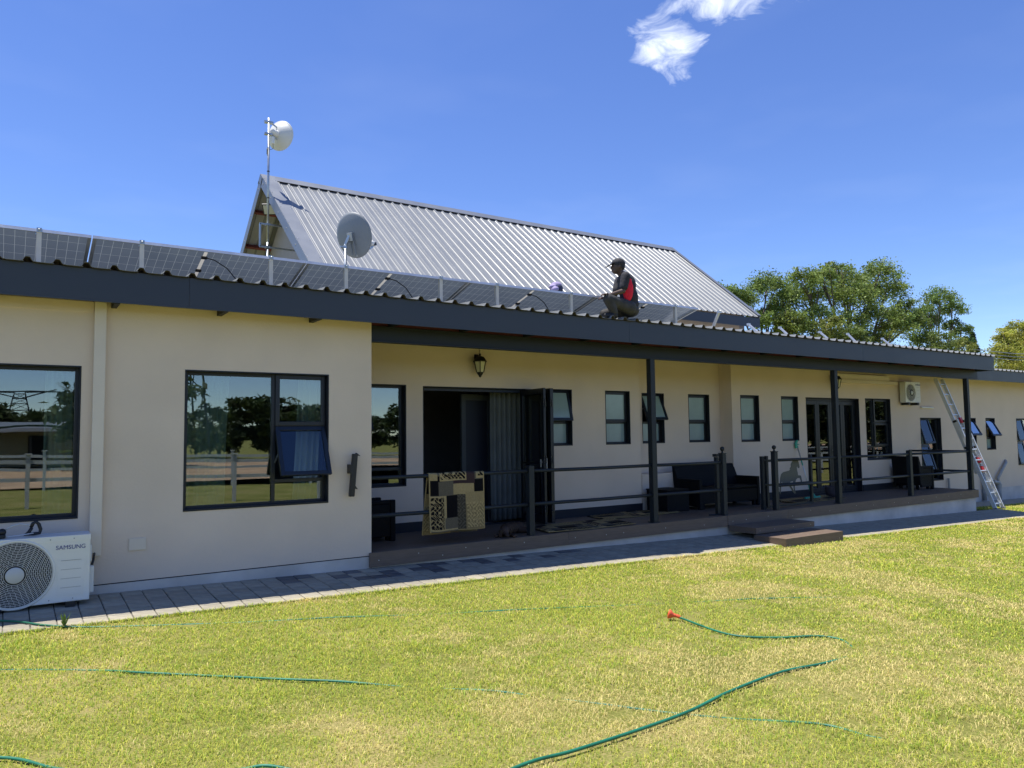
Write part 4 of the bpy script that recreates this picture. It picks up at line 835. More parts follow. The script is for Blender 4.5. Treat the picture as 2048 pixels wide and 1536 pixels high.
MB().tube([X*(19.98-.1)+fa+up_*.9+nrm*.05, X*19.95+fa+up_*.5+nrm*.07, X*20.1+fa+up_*.35+nrm*.06], .006, 6).build('pull_rope', mat('rope', (.6, .6, .58), .8), t)
PIPE = mat('grey_pipe', (.33, .33, .33), .5, var=.1)
t = thing('drain_pipe', 'grey angled drain pipe on the right wing wall past the ladder', 'drain pipe', (23.6, 1.42, -.4), 'wall pipes')
MB().tube([(23.55, 1.42, -.42), (23.55, 1.42, .05)], .055, 10).tube([(23.55, 1.42, .0), (23.50, 1.42, .18), (24.1, 1.44, .62), (24.2, 1.5, .66)], .042, 10).build('pipe', PIPE, t, smooth=True); MB().lathe([(.07, 0), (.07, .12)], (23.55, 1.42, -.1), n=12).tube([(23.55, 1.42, .06), (23.2, 1.40, .10)], .05, 8).build('joint', PIPE, t)
t = thing('drain_pipe', 'short grey upright pipe stub low on the wing wall behind the ladder', 'drain pipe', (22.6, 1.42, -.4), 'wall pipes'); MB().tube([(22.7, 1.43, -.4), (22.7, 1.43, .38)], .05, 10).build('pipe', PIPE, t, smooth=True)
MB().lathe([(.065, 0), (.065, .10)], (22.7, 1.43, -.2), n=12).build('joint', PIPE, t)
t = thing('gully_box', 'small grey drain gully at the wall foot just past the deck end', 'drain gully', (20.9, 1.3, -.4)); MB().box(20.7, 21.2, 1.1, 1.48, -.42, -.18).build('box', CONC, t, bevel=.02); MB().box(20.85, 21.05, 1.095, 1.099, -.36, -.24).build('opening', BLACK, t); MB().tube([(20.8, 1.44, -.2), (20.8, 1.44, .3)], .03, 8).build('pipe', PIPE, t)

# ------------------------------------------------------------------ hoses and sprinkler
def smooth_path(p, n=10):
    p = [Vector(q) for q in p]; o = []
    for i in range(len(p)-1):
        a, b, c, d = p[max(i-1,0)], p[i], p[i+1], p[min(i+2, len(p)-1)]
        for k in range(n):
            t = k/n; o.append(.5*((2*b)+(c-a)*t+(2*a-5*b+4*c-d)*t*t+(3*b-a-3*c+d)*t**3))
    return o+[p[-1]]
def hose(pts, h, label, r=.0088):
    p = smooth_path([(x*1.034, -8.865+1.034*(y+8.865), gz0(x*1.034, -8.865+1.034*(y+8.865))+hh) for (x, y), hh in zip(pts, h)]); return tag(MB().tube(p, r, 8).build('garden_hose', HOSE, smooth=True), label, 'hose', 'garden hoses')
P1 = [(5.02,-3.99),(5.02,-4.06),(4.96,-4.45),(5.0,-4.68),(5.24,-4.88),(5.56,-5.01),(5.62,-5.2),(5.4,-5.42),(4.94,-5.49),(4.45,-5.48),(3.83,-5.57),(3.35,-5.68),(2.94,-5.73),(2.43,-5.76),(2.11,-5.76),(1.5,-5.9)]
hose(P1, [.022,.016,.008,.004,.002,-.002,-.008,-.026,-.006,.006,.011,.013,.014,.014,.015,.015], 'green garden hose curving across the lawn to the orange sprinkler', .0098)
P2 = [(-.6,-2.1),(-.01,-2.46),(.57,-2.87),(.78,-3.11),(1.12,-3.37),(1.53,-3.77),(1.85,-4.03),(2.26,-4.37),(2.59,-4.69),(2.81,-4.94),(3.03,-5.25),(3.27,-5.60),(3.54,-5.88),(3.85,-6.19),(3.93,-6.44),(4.05,-6.59)]
hose(P2, [-.03,-.016,-.010,.004,-.006,.005,.003,-.022,-.008,-.022,-.014,-.010,-.015,-.009,-.016,-.03], 'green hose half sunk in the grass, crossing under the sprinkler hose')
P3 = [(-.6,-.90),(-.02,-1.0),(.3,-1.31),(.6,-1.45),(1.09,-1.67),(1.8,-1.97),(2.53,-2.25),(3.3,-2.56),(4.07,-2.86),(5.5,-3.4),(6.42,-3.76),(7.31,-4.19)]
hose(P3, [.020,.020,.020,-.006,-.012,-.016,-.008,-.020,-.009,-.020,-.009,-.022], 'green hose running off the paving and along the lawn edge')
hose([(-.5,-4.0),(.01,-4.27),(.25,-4.55),(.6,-4.82),(.95,-5.0),(1.07,-5.07),(1.19,-5.16),(1.4,-5.4)], [.010,.008,-.006,-.025,-.012,.006,-.012,-.025], 'green hose in the near left corner of the lawn')
zs = zg(5.19)-.055; t = thing('sprinkler', 'orange lawn sprinkler cone at the end of the green hose', 'sprinkler', (5.17, -3.76, zs)); ax = Vector((-.62, .62, .28)).normalized()
MB().lathe([(.014, 0), (.015, .013), (.032, .04), (.045, .06), (.043, .066), (.016, .072)], (5.17, -3.80, zs+.030), ax, 20).build('cone', ORANGE, t, smooth=True); MB().lathe([(.014, 0), (.017, .02), (.014, .045), (.017, .05), (.015, .06)], (5.20, -3.83, zs+.022), ax, 12).build('connector', ORANGE, t)

# ------------------------------------------------------------------ people on the roof
SKIN = mat('dark_skin', (.085, .048, .034), .55, var=.12, vscale=9); SHIRT = mat('black_shirt', (.020, .020, .025), .8, var=.3, vscale=7, bump=.5, bscale=12, bdist=.02)
TROUS = mat('grey_trousers', (.045, .043, .043), .85, var=.35, vscale=9, bump=.6, bscale=12, bdist=.025); CAPM = mat('charcoal_cap', (.022, .021, .025), .8, var=.15); BOOT = mat('black_boot', (.010, .010, .011), .6, var=.2)
def V(*a): return Vector(a)
p = thing('person', 'person in black shirt with red side panel and cap, crouching at the roof edge', 'person', (7.75, -.22, 3.33))
fc = V(-.90, .43, 0).normalized(); lf = V(-fc.y, fc.x, 0); UP = V(0,0,1)     # facing, his left (towards the lawn)
pel = V(7.97, -.21, 3.53); chest = V(7.945, -.21, 3.86); nb_ = V(7.885, -.21, 4.055); hd = V(7.80, -.19, 4.185)
sL, sR = V(7.87, -.21, 3.995)+lf*.175, V(7.87, -.21, 3.995)-lf*.165
eL, eR = V(7.735, -.37, 3.765), V(7.83, -.09, 3.77); wL, wR = V(7.49, -.335, 3.685), V(7.56, -.16, 3.66)
hL, hR = pel+lf*.10, pel-lf*.09; kL, kR = V(7.46, -.335, 3.625), V(7.62, -.06, 3.44); aL, aR = V(7.58, -.33, 3.405), V(7.99, -.12, 3.42)
b = MB()
b.ell(hd, fc*.098, lf*.076, UP*.115).ell(hd+fc*.035-UP*.065, fc*.062, lf*.052, UP*.055).cap(nb_-UP*.02, .058, hd-UP*.06-fc*.02, .055)
b.ell(hd+fc*.10-UP*.02, fc*.018, lf*.014, UP*.026).ell(hd+fc*.088-UP*.062, fc*.016, lf*.026, UP*.012)
for s in (1, -1): b.ell(hd+lf*.078*s-fc*.01-UP*.012, fc*.016, lf*.010, UP*.03)
b.cap(nb_-UP*.03, .07, chest, .10).cap(chest, .10, pel, .11).cap(sL, .05, sR, .05)
for s, e, w_ in ((sL, eL, wL), (sR, eR, wR)):
    b.cap(s, .050, e, .040).cap(e, .040, w_, .027)
for h_, k_, a_ in ((hL, kL, aL), (hR, kR, aR)): b.cap(h_, .085, k_, .055).cap(k_, .053, a_, .035)
for w_, sgn in ((wL, 1), (wR, -1)):
    hv = V(-.93, .12*sgn, .08).normalized(); sd_ = V(0, 1, 0); palm = w_+hv*.055
    b.ell(palm, hv*.052, sd_*.038, UP*.017)
    for q, ln in ((-.030, .045), (-.010, .055), (.010, .052), (.028, .040)):
        k0 = palm+hv*.042+sd_*q; k1 = k0+hv*ln*.55-UP*.006; k2 = k1+hv*ln*.25-UP*.028; b.cap(k0, .0095, k1, .0088, 8).cap(k1, .0088, k2, .0078, 8)
    th = palm-hv*.01-sd_*.036*sgn; b.cap(th, .011, th+hv*.035-sd_*.018*sgn+UP*.006, .0095, 8).cap(th+hv*.035-sd_*.018*sgn+UP*.006, .0095, th+hv*.06-sd_*.012*sgn-UP*.008, .008, 8)
body = fuse(b.build('body', SKIN, p), .0075, 3)
s = MB(); s.ell(chest+UP*.03-fc*.01, fc*.145, lf*.195, UP*.20).ell(V(7.90, -.21, 3.985)-fc*.01, fc*.115, lf*.185, UP*.085).ell(V(7.975, -.21, 3.70)-fc*.02, fc*.145, lf*.175, UP*.19).ell(V(8.0, -.21, 3.60)-fc*.01, fc*.150, lf*.175, UP*.09).cap(nb_-UP*.035, .078, nb_+UP*.0, .068)
for sh, e in ((sL, eL), (sR, eR)): s.cap(sh, .078, sh.lerp(e, .72), .068)
fuse(s.build('shirt', SHIRT, body), .011, 16)
RED = mat('red_cloth', (.75, .012, .04), .8, var=.2, vscale=9, bump=.5, bscale=25, bdist=.01)
pc = V(7.95, -.21, 3.82)+lf*.160+fc*.025
MB().ell(pc, fc*.088, lf*.048, UP*.20, 16, 12).ell(pc+fc*.01-UP*.08, fc*.042, lf*.033, UP*.10).build('side_panel', RED, body, smooth=True)
u = MB(); u.ell(pel+UP*.0, fc*.14, lf*.175, UP*.115).cap(hL, .115, kL, .080).cap(kL, .080, aL+UP*.03, .062).cap(hR, .115, kR, .078).cap(kR, .076, aR, .060).ell(pel-fc*.05-UP*.03, fc*.13, lf*.17, UP*.10)
fuse(u.build('trousers', TROUS, body), .010, 10)
for a_, d, tz in ((aL, V(-.95, .1, 0), 0), (aR, V(.35, -.05, -.6), 0)):
    d = d.normalized(); f = MB(); f.cap(a_+UP*.01, .055, a_-UP*.02, .052).cap(a_-UP*.025-d*.02, .046, a_+d*.15-UP*.035*(1-abs(d.z)), .040); fuse(f.build('boot', BOOT, body), .010, 3)
c = MB(); c.ell(hd+UP*.045-fc*.012, fc*.112, lf*.092, UP*.088).ell(hd-fc*.06-UP*.0, fc*.055, lf*.08, UP*.07); fuse(c.build('cap', CAPM, body), .009, 3)
c = MB(); vz = hd+UP*.045+fc*.075; c.prism([vz-lf*.08, vz+lf*.08, vz+lf*.062+fc*.09-UP*.05, vz+fc*.125-UP*.068, vz-lf*.062+fc*.09-UP*.05], UP*.010); c.build('cap_visor', CAPM, body)
tag(MB().tube([V(8.14, -.24, 3.50)+V(.075*math.cos(a)*.8, .03*math.cos(a), .065*math.sin(a)+.04) for a in np.linspace(-2.2, 3.6, 24)]+[V(8.03, -.20, 3.44)], .007, 6).build('cable_coil', BLACK, smooth=True), 'small loop of black cable behind the crouching person', 'cable')
# second person, mostly hidden behind the panels
p2 = thing('person', 'person in a lavender cap with a dark neck flap, low behind the solar panels', 'person', (7.83, 1.5, 3.42)); h2 = V(7.83, 1.45, 4.12); f2 = V(-.3, .95, -.1).normalized(); l2 = V(-f2.y, f2.x, 0).normalized()
b = MB(); b.ell(h2, f2*.095, l2*.075, UP*.11).cap(h2-UP*.09, .05, V(7.84, 1.42, 3.95), .06).ell(V(7.85, 1.45, 3.80), l2*.19, f2*.13, UP*.17).ell(V(7.86, 1.42, 3.60), l2*.17, f2*.15, UP*.14)
for sg in (1, -1):
    b.cap(V(7.85, 1.45, 3.88)+l2*.18*sg, .055, V(7.85, 1.62, 3.66)+l2*.22*sg, .045).cap(V(7.85, 1.62, 3.66)+l2*.22*sg, .043, V(7.85, 1.86, 3.62)+l2*.12*sg, .03).ell(V(7.85, 1.91, 3.61)+l2*.11*sg, f2*.05, l2*.035, UP*.018)
    b.cap(V(7.86, 1.42, 3.56)+l2*.1*sg, .085, V(7.84, 1.85, 3.60)+l2*.16*sg, .06).cap(V(7.84, 1.85, 3.60)+l2*.16*sg, .058, V(7.85, 1.62, 3.46)+l2*.14*sg, .045).ell(V(7.85, 1.70, 3.455)+l2*.14*sg, f2*.11, l2*.045, UP*.035)
    for q in range(4): b.cap(V(7.85, 1.94, 3.61)+l2*(.11*sg+.02*(q-1.5)), .009, V(7.85, 1.985, 3.595)+l2*(.11*sg+.022*(q-1.5)), .008, 8)
bo = fuse(b.build('body', mat('blue_overall', (.05, .055, .09), .8, var=.15), p2), .012, 4)
LAV = mat('lavender_cloth', (.36, .30, .47), .85, var=.12, vscale=8); c = MB(); c.ell(h2+UP*.035, f2*.115, l2*.10, UP*.085).ell(h2+UP*.02+l2*.10, f2*.07, l2*.06, UP*.03).ell(h2-f2*.06+l2*.11-UP*.045, f2*.08, l2*.055, UP*.05); fuse(c.build('cap', LAV, bo), .010, 3)
c = MB(); c.ell(h2-f2*.085-UP*.02, f2*.045, l2*.085, UP*.075); fuse(c.build('neck_flap', mat('navy_cloth', (.03, .035, .07), .85), bo), .010, 3)

# ------------------------------------------------------------------ trees
def leaves(blobs, n, size, base, seed, clump=.24, hv=.45, flat=.8):
    r = np.random.default_rng(seed); B = np.array(blobs, float); wgt = B[:,3]**2; wgt /= wgt.sum()
    nc = max(20, n//40); bi = r.choice(len(B), nc, p=wgt); d = r.normal(size=(nc, 3)); d /= np.linalg.norm(d, axis=1)[:,None]
    d[:,2] = np.where(d[:,2] < -.5, -d[:,2]*.6, d[:,2])
    rad = B[bi, 3]*r.uniform(.45, 1.08, nc)**.7; cc = B[bi,:3]+d*rad[:,None]*np.array([1, 1, flat])
    ci = r.integers(0, nc, n); cs = (B[bi,3]*clump*r.uniform(.5, 1.3, nc))[ci]
    P = cc[ci]+np.clip(r.normal(size=(n, 3)), -1.7, 1.7)*cs[:,None]*np.array([.8, .8, .55])
    nrm = r.normal(size=(n, 3))+np.array([0, 0, .9]); nrm /= np.linalg.norm(nrm, axis=1)[:,None]
    t = np.cross(nrm, r.normal(size=(n, 3))); t /= np.linalg.norm(t, axis=1)[:,None]; bt = np.cross(nrm, t)
    s = size*r.uniform(.55, 1.35, (n, 1)); w_ = s*.42
    v = np.stack([P-t*s*.5, P+bt*w_*.5+nrm*s*.08, P+t*s*.5-nrm*s*.05, P-bt*w_*.5+nrm*s*.08], 1).reshape(-1, 3)
    f = np.arange(4*n).reshape(-1, 4); tone = r.uniform(1-hv, 1+hv, nc)[ci]*r.uniform(.8, 1.2, n); yel = r.uniform(0, 1, nc)[ci]*.28
    c = np.array(base)[None,:]*tone[:,None]; c[:,0] *= 1+yel; c[:,1] *= 1+.3*yel
    return v, f, np.repeat(c, 4, 0), cc
def tree(name, label, base, blobs, n, size, colr, seed, grp, trunk_r=.22):
    t = thing(name, label, 'tree', base, grp); v, f, c, cc = leaves(blobs, n, size, colr, seed)
    np_mesh('crown', v, f, LEAF, t, c, np.array(base))
    r = random.Random(seed); b = MB(); bs = Vector(base); cen = Vector(np.array(blobs)[:, :3].mean(0)); fork = bs.lerp(cen, .45); fork.x = bs.x*.6+cen.x*.4
    b.tube([bs-Vector((0,0,.3)), bs.lerp(fork, .5)+Vector((r.uniform(-.15,.15), 0, 0)), fork], [trunk_r*1.25, trunk_r, trunk_r*.8], 10)
    for (x, y, z, rr) in blobs:
        tip = Vector((x, y, z+rr*.3)); md = fork.lerp(tip, .5)+Vector((r.uniform(-.3,.3), r.uniform(-.3,.3), r.uniform(-.1,.4)))
        b.tube([fork-Vector((0,0,.2)), md, tip], [trunk_r*.5, trunk_r*.26, .025], 7)
        for k in range(4):
            e = Vector((x, y, z))+Vector((r.uniform(-1,1), r.uniform(-1,1), r.uniform(-.2,.9)))*rr*.8; b.tube([md.lerp(tip, .3+.15*k), e], [trunk_r*.14, .012], 5)
    b.build('trunk', BARK, t, smooth=True); return t
GL = (.165, .245, .062)
tree('broad_tree', 'tallest broad crowned tree behind the right end of the roof', (37.5, 14.5, -.6), [(32.7,14,8.9,1.0),(34.2,15,8.3,1.1),(34.5,14,9.3,.8),(36.5,14.5,10.1,.7),(36.9,14,8.5,1.35),(37.9,15,9.5,1.3),(39.9,14,10.0,1.15),(41.3,14.5,9.2,1.25),(38.7,13.5,7.4,1.3),(35.9,13.5,7.1,.9),(41.9,14,7.9,.9),(40.3,13.5,7.0,1.0),(43.2,14,7.6,.9),(33.4,13.6,7.2,.9),(42.6,14,8.7,.6),(37.2,14,6.4,.9),(34.8,14,6.2,.8)], 38000, .15, GL, 1, 'trees behind the house', .3)
tree('broad_tree', 'tree between the gable roof and the tallest tree', (29.6, 14, -.5), [(27.7,14,7.6,.9),(28.8,15,7.4,.85),(30.1,14,8.3,1.05),(30.9,14.5,7.2,.85),(29.4,13.6,6.6,.8),(26.8,15,6.8,.8),(27.1,14.5,7.9,.7),(31.6,14,8.0,.8),(31.8,13.8,6.5,.9)], 19000, .145, (.155, .24, .06), 2, 'trees behind the house')
tree('broad_tree', 'open crowned tree on the right with a bare limb below', (45.6, 14, -.7), [(44.7,14,8.3,.8),(46.2,14,9.2,1.05),(47.6,14,8.7,.8),(45.5,14.4,7.9,.75),(47.2,13.8,7.9,.5),(48.6,14,7.5,.65),(49.0,14,6.8,.6),(44.0,13.8,6.6,.9)], 12000, .145, (.155, .245, .07), 3, 'trees behind the house')
tree('round_bush', 'round bright green bush tree at the gable eave corner', (30.3, 13, -.5), [(30.4,13,6.75,.75),(30.1,13,6.2,.7)], 4200, .13, (.17, .235, .05), 4, 'trees behind the house', .1)
for k, (x, z, r_, lb) in enumerate(((32.6, 6.5, .8, 'low yellow green shrub under the left side of the tallest tree'), (34.8, 6.2, .8, 'low shrub under the trunk of the tallest tree'), (37.6, 6.1, .85, 'low shrub behind the middle mounting leg'), (43.3, 6.5, .95, 'low shrub under the gap right of the tallest tree'), (45.4, 6.2, .8, 'low shrub right of the last mounting leg'))):
    tree('shrub_tree', lb, (x, 12.6, -.5), [(x, 12.6, z, r_), (x+.5, 12.9, z-.7, r_*.9), (x-.5, 12.8, z-.8, r_)], 4000, .14, (.18, .23, .052) if k % 2 == 0 else (.13, .19, .05), 20+k, 'trees behind the house', .1)
def conifer(label, base, h, r0, n, colr, seed):
    t = thing('conifer_tree', label, 'tree', base, 'conifers'); r = np.random.default_rng(seed); q = r.uniform(0, 1, n)**.8; a = r.uniform(0, 6.28, n); lay = .75+.25*np.sin(q*42+a*2); rad = r0*(1-q)**.8*lay*r.uniform(.5, 1.05, n)
    P = np.stack([base[0]+rad*np.cos(a), base[1]+rad*np.sin(a), base[2]+h*(.12+.88*q)-rad*.25], 1); nr = r.normal(size=(n, 3)); tt = np.stack([np.cos(a), np.sin(a), -.3+r.normal(size=n)*.3], 1)+nr*.35; tt /= np.linalg.norm(tt, axis=1)[:,None]; bt = np.cross(tt, nr); bt /= np.linalg.norm(bt, axis=1)[:,None]
    s = .30*r.uniform(.5, 1.2, (n, 1)); v = np.stack([P-tt*s*.5, P+bt*s*.14, P+tt*s*.5, P-bt*s*.14], 1).reshape(-1, 3); c = np.repeat(np.array(colr)[None]*r.uniform(.6, 1.35, (n, 1)), 4, 0)
    np_mesh('crown', v, np.arange(4*n).reshape(-1, 4), LEAF, t, c, np.array(base)); MB().tube([base, (base[0], base[1], base[2]+h*.95)], [.16, .02], 8).build('trunk', BARK, t)
conifer('narrow dark conifer just left of the yellow green trees', (50.6, 14.3, -.8), 8.5, 1.7, 7000, (.05, .085, .035), 31)
tree('feathery_tree', 'yellow green feathery tree at the right picture edge above the wing roof', (55.2, 14.2, -.8), [(53.0,13.4,5.2,1.1),(54.2,14,6.3,1.1),(55.2,14.4,7.6,.75),(55.6,14.2,6.6,1.1),(56.6,14,5.4,1.4),(54.6,13.6,4.6,1.4)], 16000, .17, (.29, .325, .055), 61, 'trees behind the house', .15)
tree('feathery_tree', 'paler yellow green feathery tree cut off by the right picture edge', (59.0, 15, -.8), [(57.6,15,7.6,1.0),(58.8,15,8.4,.9),(60.2,15,7.6,1.3),(58.6,14.6,6.2,1.5),(61.4,15,6.2,1.6)], 16000, .17, (.30, .335, .06), 62, 'trees behind the house', .15)
conifer('dark conifer between the far right conifers', (66.5, 18, -.8), 9.4, 2.2, 7000, (.06, .09, .03), 35)
for k, zz_ in enumerate((5.85, 6.05, 6.25)):
    tag(MB().tube([(44+.2*k, 12.2, zz_-.1), (52, 12.6, zz_), (66, 13.4, zz_+.55)], .02, 5).build('power_line', GALV), ('lowest', 'middle', 'topmost')[k]+' of three thin overhead wires at the right edge', 'wire', 'overhead wires')

# ------------------------------------------------------------------ paddock side (behind the viewer, seen in the window glass)
struct(MB().add([(-60, -44, .02), (140, -44, .02), (140, -20.6, .02), (-60, -20.6, .02)], [(0,1,2,3)]).build('sand_arena', mat('arena_sand', (.42, .28, .17), .95, var=.25, vscale=.6, bump=.6, bscale=6, bdist=.05)))
WP = mat('white_fence_paint', (.55, .55, .54), .5, var=.05)
for nm, y, lab, x0, x1 in (('paddock_fence', -12.5, 'white post and rail fence nearest the lawn, seen in the window glass', -14, 40), ('paddock_fence', -20.3, 'white post and rail fence along the sand arena, seen in the window glass', -20, 92)):
    t = thing(nm, lab, 'fence', (10, y, 0), 'paddock fences'); x = x0; step = 2.4 if y > -15 else 3.0
    while x <= x1:
        MB().box(x-.045, x+.045, y-.045, y+.045, zg(x)-.12, zg(x)+1.22).box(x-.075, x+.075, y-.075, y+.075, zg(x)+1.2205, zg(x)+1.25).build('post', WP, t); x += step
    x = x0
    while x < x1:
        for h in (.62, 1.05): MB().prism([(x, y-.08, zg(x)+h-.045), (x, y-.061, zg(x)+h-.045), (x, y-.061, zg(x)+h+.045), (x, y-.08, zg(x)+h+.045)], (step, 0, zg(x+step)-zg(x))).build('rail', WP, t)
        x += step
barn = thing('barn', 'long pale stable with white roof edge, seen in the left window glass', 'barn', (-6, -46, 0)); MB().box(-28, 6, -52, -46, 0, 2.3).build('wall', mat('stable_wall', (.42, .38, .28), .9, var=.1), barn); MB().prism([(-28.6, -45.2, 2.3), (-28.6, -52.8, 2.3), (-28.6, -49, 2.85)], (35.2, 0, 0)).build('roof', ROOF, barn); MB().box(-28.6, 6.6, -45.2, -45.15, 2.15, 2.4).build('gutter', WP, barn)
for x in (-23, -19, -15, -11, -7, -3, 1, 3.6): MB().box(x, x+1.0, -45.98, -45.94, .1 if x % 8 else 1.0, 1.9).build('door', REV, barn)
sh = thing('shade_canopy', 'dark green arched shade net in front of the stable, seen in the glass', 'shade canopy', (2, -42, 0)); v = [(-3.5+.75*i, -44.5+5*j, 1.75+.75*math.sin(math.pi*i/12)) for j in (0, 1) for i in range(13)]
o = MB().add(v, [(i, i+1, 14+i, 13+i) for i in range(12)]).build('net', mat('shade_net', (.03, .10, .075), .9), sh); o.modifiers.new('s', 'SOLIDIFY').thickness = .03
for x in (-3.5, 1, 5.5): MB().tube([(x, -39.6, 0), (x, -39.6, 1.8)], .05, 6).tube([(x, -44.4, 0), (x, -44.4, 1.8)], .05, 6).build('post', STEEL, sh)
for (px, py, hh, lab) in ((12.6, -70, 31, 'steel lattice power pylon seen in the four pane window glass'), (1.8, -190, 13.5, 'distant power pylon seen in the left window glass')):
    t = thing('power_pylon', lab, 'pylon', (px, py, 0), 'power pylons'); b = MB(); W_ = lambda z: 3.4*(1-z/hh*.8)
    lv = [hh*q for q in (0, .2, .36, .5, .62, .72, .8, .88)]
    for i in range(len(lv)-1):
        za, zb = lv[i], lv[i+1]; ca = [(px+sx*W_(za), py+sy*W_(za), za) for sx, sy in ((-1,-1),(1,-1),(1,1),(-1,1))]; cb = [(px+sx*W_(zb), py+sy*W_(zb), zb) for sx, sy in ((-1,-1),(1,-1),(1,1),(-1,1))]
        for k in range(4): b.bar(ca[k], cb[k], .16, .16); b.bar(ca[k], cb[(k+1)%4], .09, .09); b.bar(cb[k], cb[(k+1)%4], .09, .09)
    b.build('tower', STEEL, t); b = MB()
    for sg in (-1, 1): b.bar((px, py, hh*.80), (px+sg*7, py, hh*.96), .25, .25); b.bar((px+sg*.8, py, hh*.9), (px+sg*8.5, py, hh*.92), .2, .2); b.bar((px+sg*7.5, py, hh*.92), (px+sg*7.5, py, hh*.84), .08, .08)
    b.bar((px-8.5, py, hh*.92), (px+8.5, py, hh*.92), .25, .25); b.build('cross_arm', STEEL, t)
def bgtree(base, h, r_, seed, n):
    r = random.Random(seed); bl = [(base[0]+r.uniform(-.8,.8)*r_, base[1]+r.uniform(-.6,.6)*r_, h*r.uniform(.12, .8), r_*r.uniform(.45, .7)) for _ in range(14)]
    return tree('line_tree', 'dark green tree of the line across the paddock, seen in the window glass', base, bl, n, .75, (.045, .07, .022), seed, 'tree line across the paddock', .25)
T = [bgtree((0, 0, 0), 9, 4.2, 50+k, 5500) for k in range(3)]
def copy_tree(o, parent=None):
    c = o.copy(); COL.objects.link(c); c.parent = parent
    for ch in list(o.children): copy_tree(ch, c)
    return c
spots = [(4.4,-36,.7),(30,-42,.7),(54,-27,1.0)]+[(-40+4.2*k+(k*7 % 4), -62-(k*11 % 9)) for k in range(44)]+[(62,-30,1.1),(72,-33,1.0),(86,-38,1.0)]
for k, q in enumerate(spots):
    o = T[k] if k < 3 else copy_tree(T[k % 3]); s_ = q[2] if len(q) > 2 else (.50+.22*((k*37) % 10)/10); o.location = (q[0], q[1], -.1); o.rotation_euler = (0, 0, k*1.3); o.scale = (s_*1.15, s_*1.15, s_)

# ------------------------------------------------------------------ lawn grass
def vnoise(x, y, s, seed):
    r = np.random.default_rng(seed); G = r.uniform(0, 1, (64, 64)); u = x*s+100; v = y*s+100; i = np.floor(u).astype(int); j = np.floor(v).astype(int); a = u-i; b = v-j; a = a*a*(3-2*a); b = b*b*(3-2*b)
    g = lambda p, q: G[p % 64, q % 64]
    return (g(i, j)*(1-a)+g(i+1, j)*a)*(1-b)+(g(i, j+1)*(1-a)+g(i+1, j+1)*a)*b
cx, cy = 0, -8.865
def sample(n, x0, x1, y0, y1, dens):
    x = rng.uniform(x0, x1, n); y = rng.uniform(y0, y1, n); d = np.hypot(x-cx, y-cy); k = rng.uniform(0, 1, n) < dens(d); return x[k], y[k], d[k]
dn = lambda d: np.clip((4.6/np.maximum(d, .1))**1.25, .05, 1)*np.where(d < 2.6, .25, 1)
x1_, y1_, d1 = sample(1450000, -3.2, 27, -8.6, -1.115, dn); x2_, y2_, d2 = sample(90000, 19.75, 34, -1.115, .6, lambda d: np.full_like(d, .35))
k = y2_ < .60-.0*x2_; x2_, y2_, d2 = x2_[k], y2_[k], d2[k]
ks = ~((x1_ > 10.26) & (x1_ < 11.88) & (y1_ > -1.24)); x1_, y1_, d1 = x1_[ks], y1_[ks], d1[ks]
xe_ = rng.uniform(-3, 20, 9000); ye_2 = -1.115+rng.exponential(.018, 9000)*np.where(rng.uniform(0, 1, 9000) < .5, 1, -1); de = np.hypot(xe_-cx, ye_2-cy)
gx = np.concatenate([x1_, x2_, xe_]); gy = np.concatenate([y1_, y2_, ye_2]); gd = np.concatenate([d1, d2, de])
n1 = .36*vnoise(gx, gy, .6, 1)+.34*vnoise(gx, gy, 1.9, 2)+.30*vnoise(gx, gy, 6.5, 3); dry = np.clip((n1-.48)*4.2+.13, .04, .9)
lush = np.clip((vnoise(gx, gy, 1.1, 4)*.6+vnoise(gx, gy, 3.3, 5)*.4-.5)*3.0, 0, 1); bare = vnoise(gx, gy, 4.3, 6)*.6+vnoise(gx, gy, 11, 7)*.4
kp = (bare < .75) | (rng.uniform(0, 1, len(gx)) < .22); gx, gy, gd, dry, lush = gx[kp], gy[kp], gd[kp], dry[kp], lush[kp]; n = len(gx)
edge = np.abs(gy+1.115) < .06
H = rng.uniform(.014, .034, n)*(1+.45*lush)*np.where(edge, rng.uniform(.9, 1.9, n), 1); Wd = .0027*np.clip(gd/4.2, .9, 4.5)*rng.uniform(.7, 1.3, n)
a = rng.uniform(0, 6.283, n); le = rng.uniform(.35, 1.7, n); dxy = np.stack([np.cos(a), np.sin(a), np.zeros(n)], 1); sid = np.stack([-np.sin(a), np.cos(a), np.zeros(n)], 1)
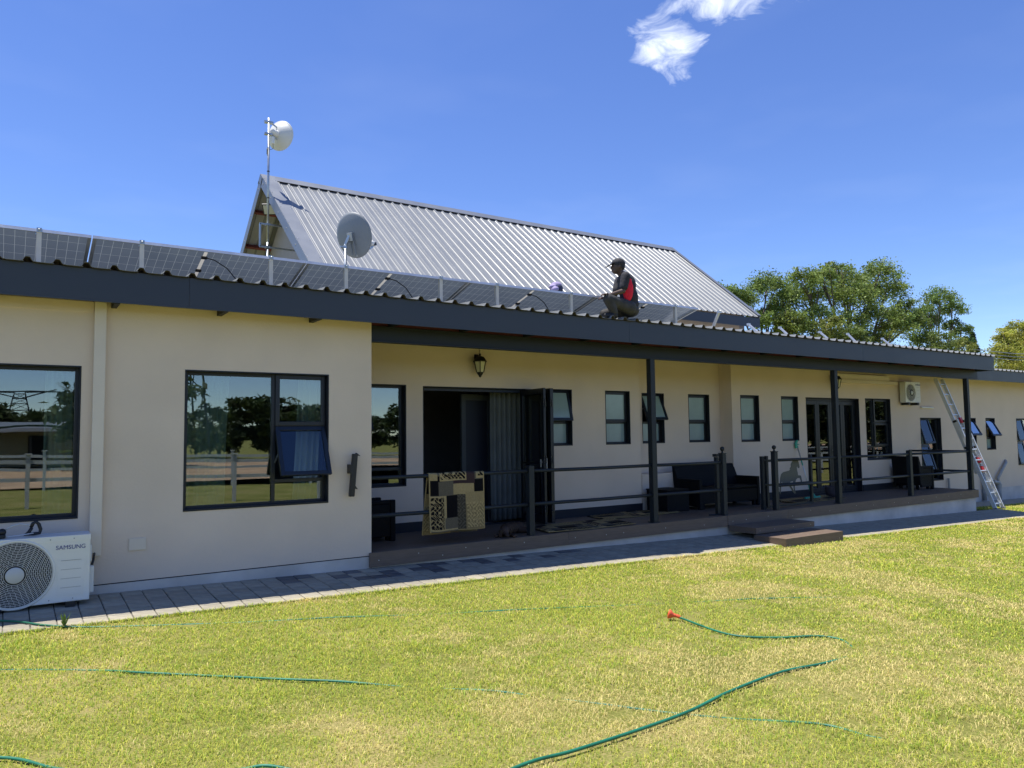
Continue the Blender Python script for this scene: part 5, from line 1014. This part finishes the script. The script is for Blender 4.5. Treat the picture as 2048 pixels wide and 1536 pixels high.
gz = -.02*(np.clip(gx, -12, 32)-1.8)+.055*np.clip(gy/1.1, -1, 0)-.012; P0 = np.stack([gx, gy, gz], 1); up3 = np.array([0, 0, 1.0])
Hc = H[:,None]; P1_ = P0+up3*Hc*.6+dxy*Hc*.25*le[:,None]; P2_ = P0+up3*Hc*(1-.28*le[:,None])+dxy*Hc*.85*le[:,None]; w2 = (sid*Wd[:,None]/2)
vv = np.stack([P0-w2, P0+w2, P1_+w2*.8, P1_-w2*.8, P2_], 1).reshape(-1, 3)
i5 = np.arange(n)*5; tri = np.concatenate([np.stack([i5, i5+1, i5+2], 1), np.stack([i5, i5+2, i5+3], 1), np.stack([i5+3, i5+2, i5+4], 1)])
isd = rng.uniform(0, 1, n) < dry*(1-.55*lush); mid_ = rng.uniform(0, 1, n) < .45
cg = np.array([.29, .41, .042])*rng.uniform(.65, 1.35, (n, 1)); cy_ = np.array([.64, .64, .09])*rng.uniform(.75, 1.2, (n, 1)); cs = np.array([.82, .69, .27])*rng.uniform(.65, 1.2, (n, 1))
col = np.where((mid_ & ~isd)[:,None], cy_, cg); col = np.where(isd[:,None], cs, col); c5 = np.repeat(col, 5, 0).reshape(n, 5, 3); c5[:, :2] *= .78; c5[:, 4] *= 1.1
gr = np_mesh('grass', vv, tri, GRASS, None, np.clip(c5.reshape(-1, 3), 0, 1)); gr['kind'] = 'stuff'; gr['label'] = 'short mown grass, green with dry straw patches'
print('blades', n)
for k, (x, y, lb) in enumerate(((.45, -1.11, 'small leafy weed at the paving edge near the outdoor unit'),)):
    b = MB(); r = random.Random(3)
    for q in range(16):
        a_ = r.uniform(0, 6.28); h = r.uniform(.06, .15); o_ = V(x, y, gz0(x, y)-.005); tp = o_+V(math.cos(a_)*.05, math.sin(a_)*.05, h); sv = V(-math.sin(a_), math.cos(a_), 0)*.007
        b.add([o_-sv*.3, o_+sv*.3, o_.lerp(tp, .6)+sv+V(0,0,.01), tp, o_.lerp(tp, .6)-sv+V(0,0,.01)], [(0,1,2,3,4)])
    tag(b.build('weed', mat('weed_green', (.12, .20, .04), .7, var=.2)), lb, 'weed')
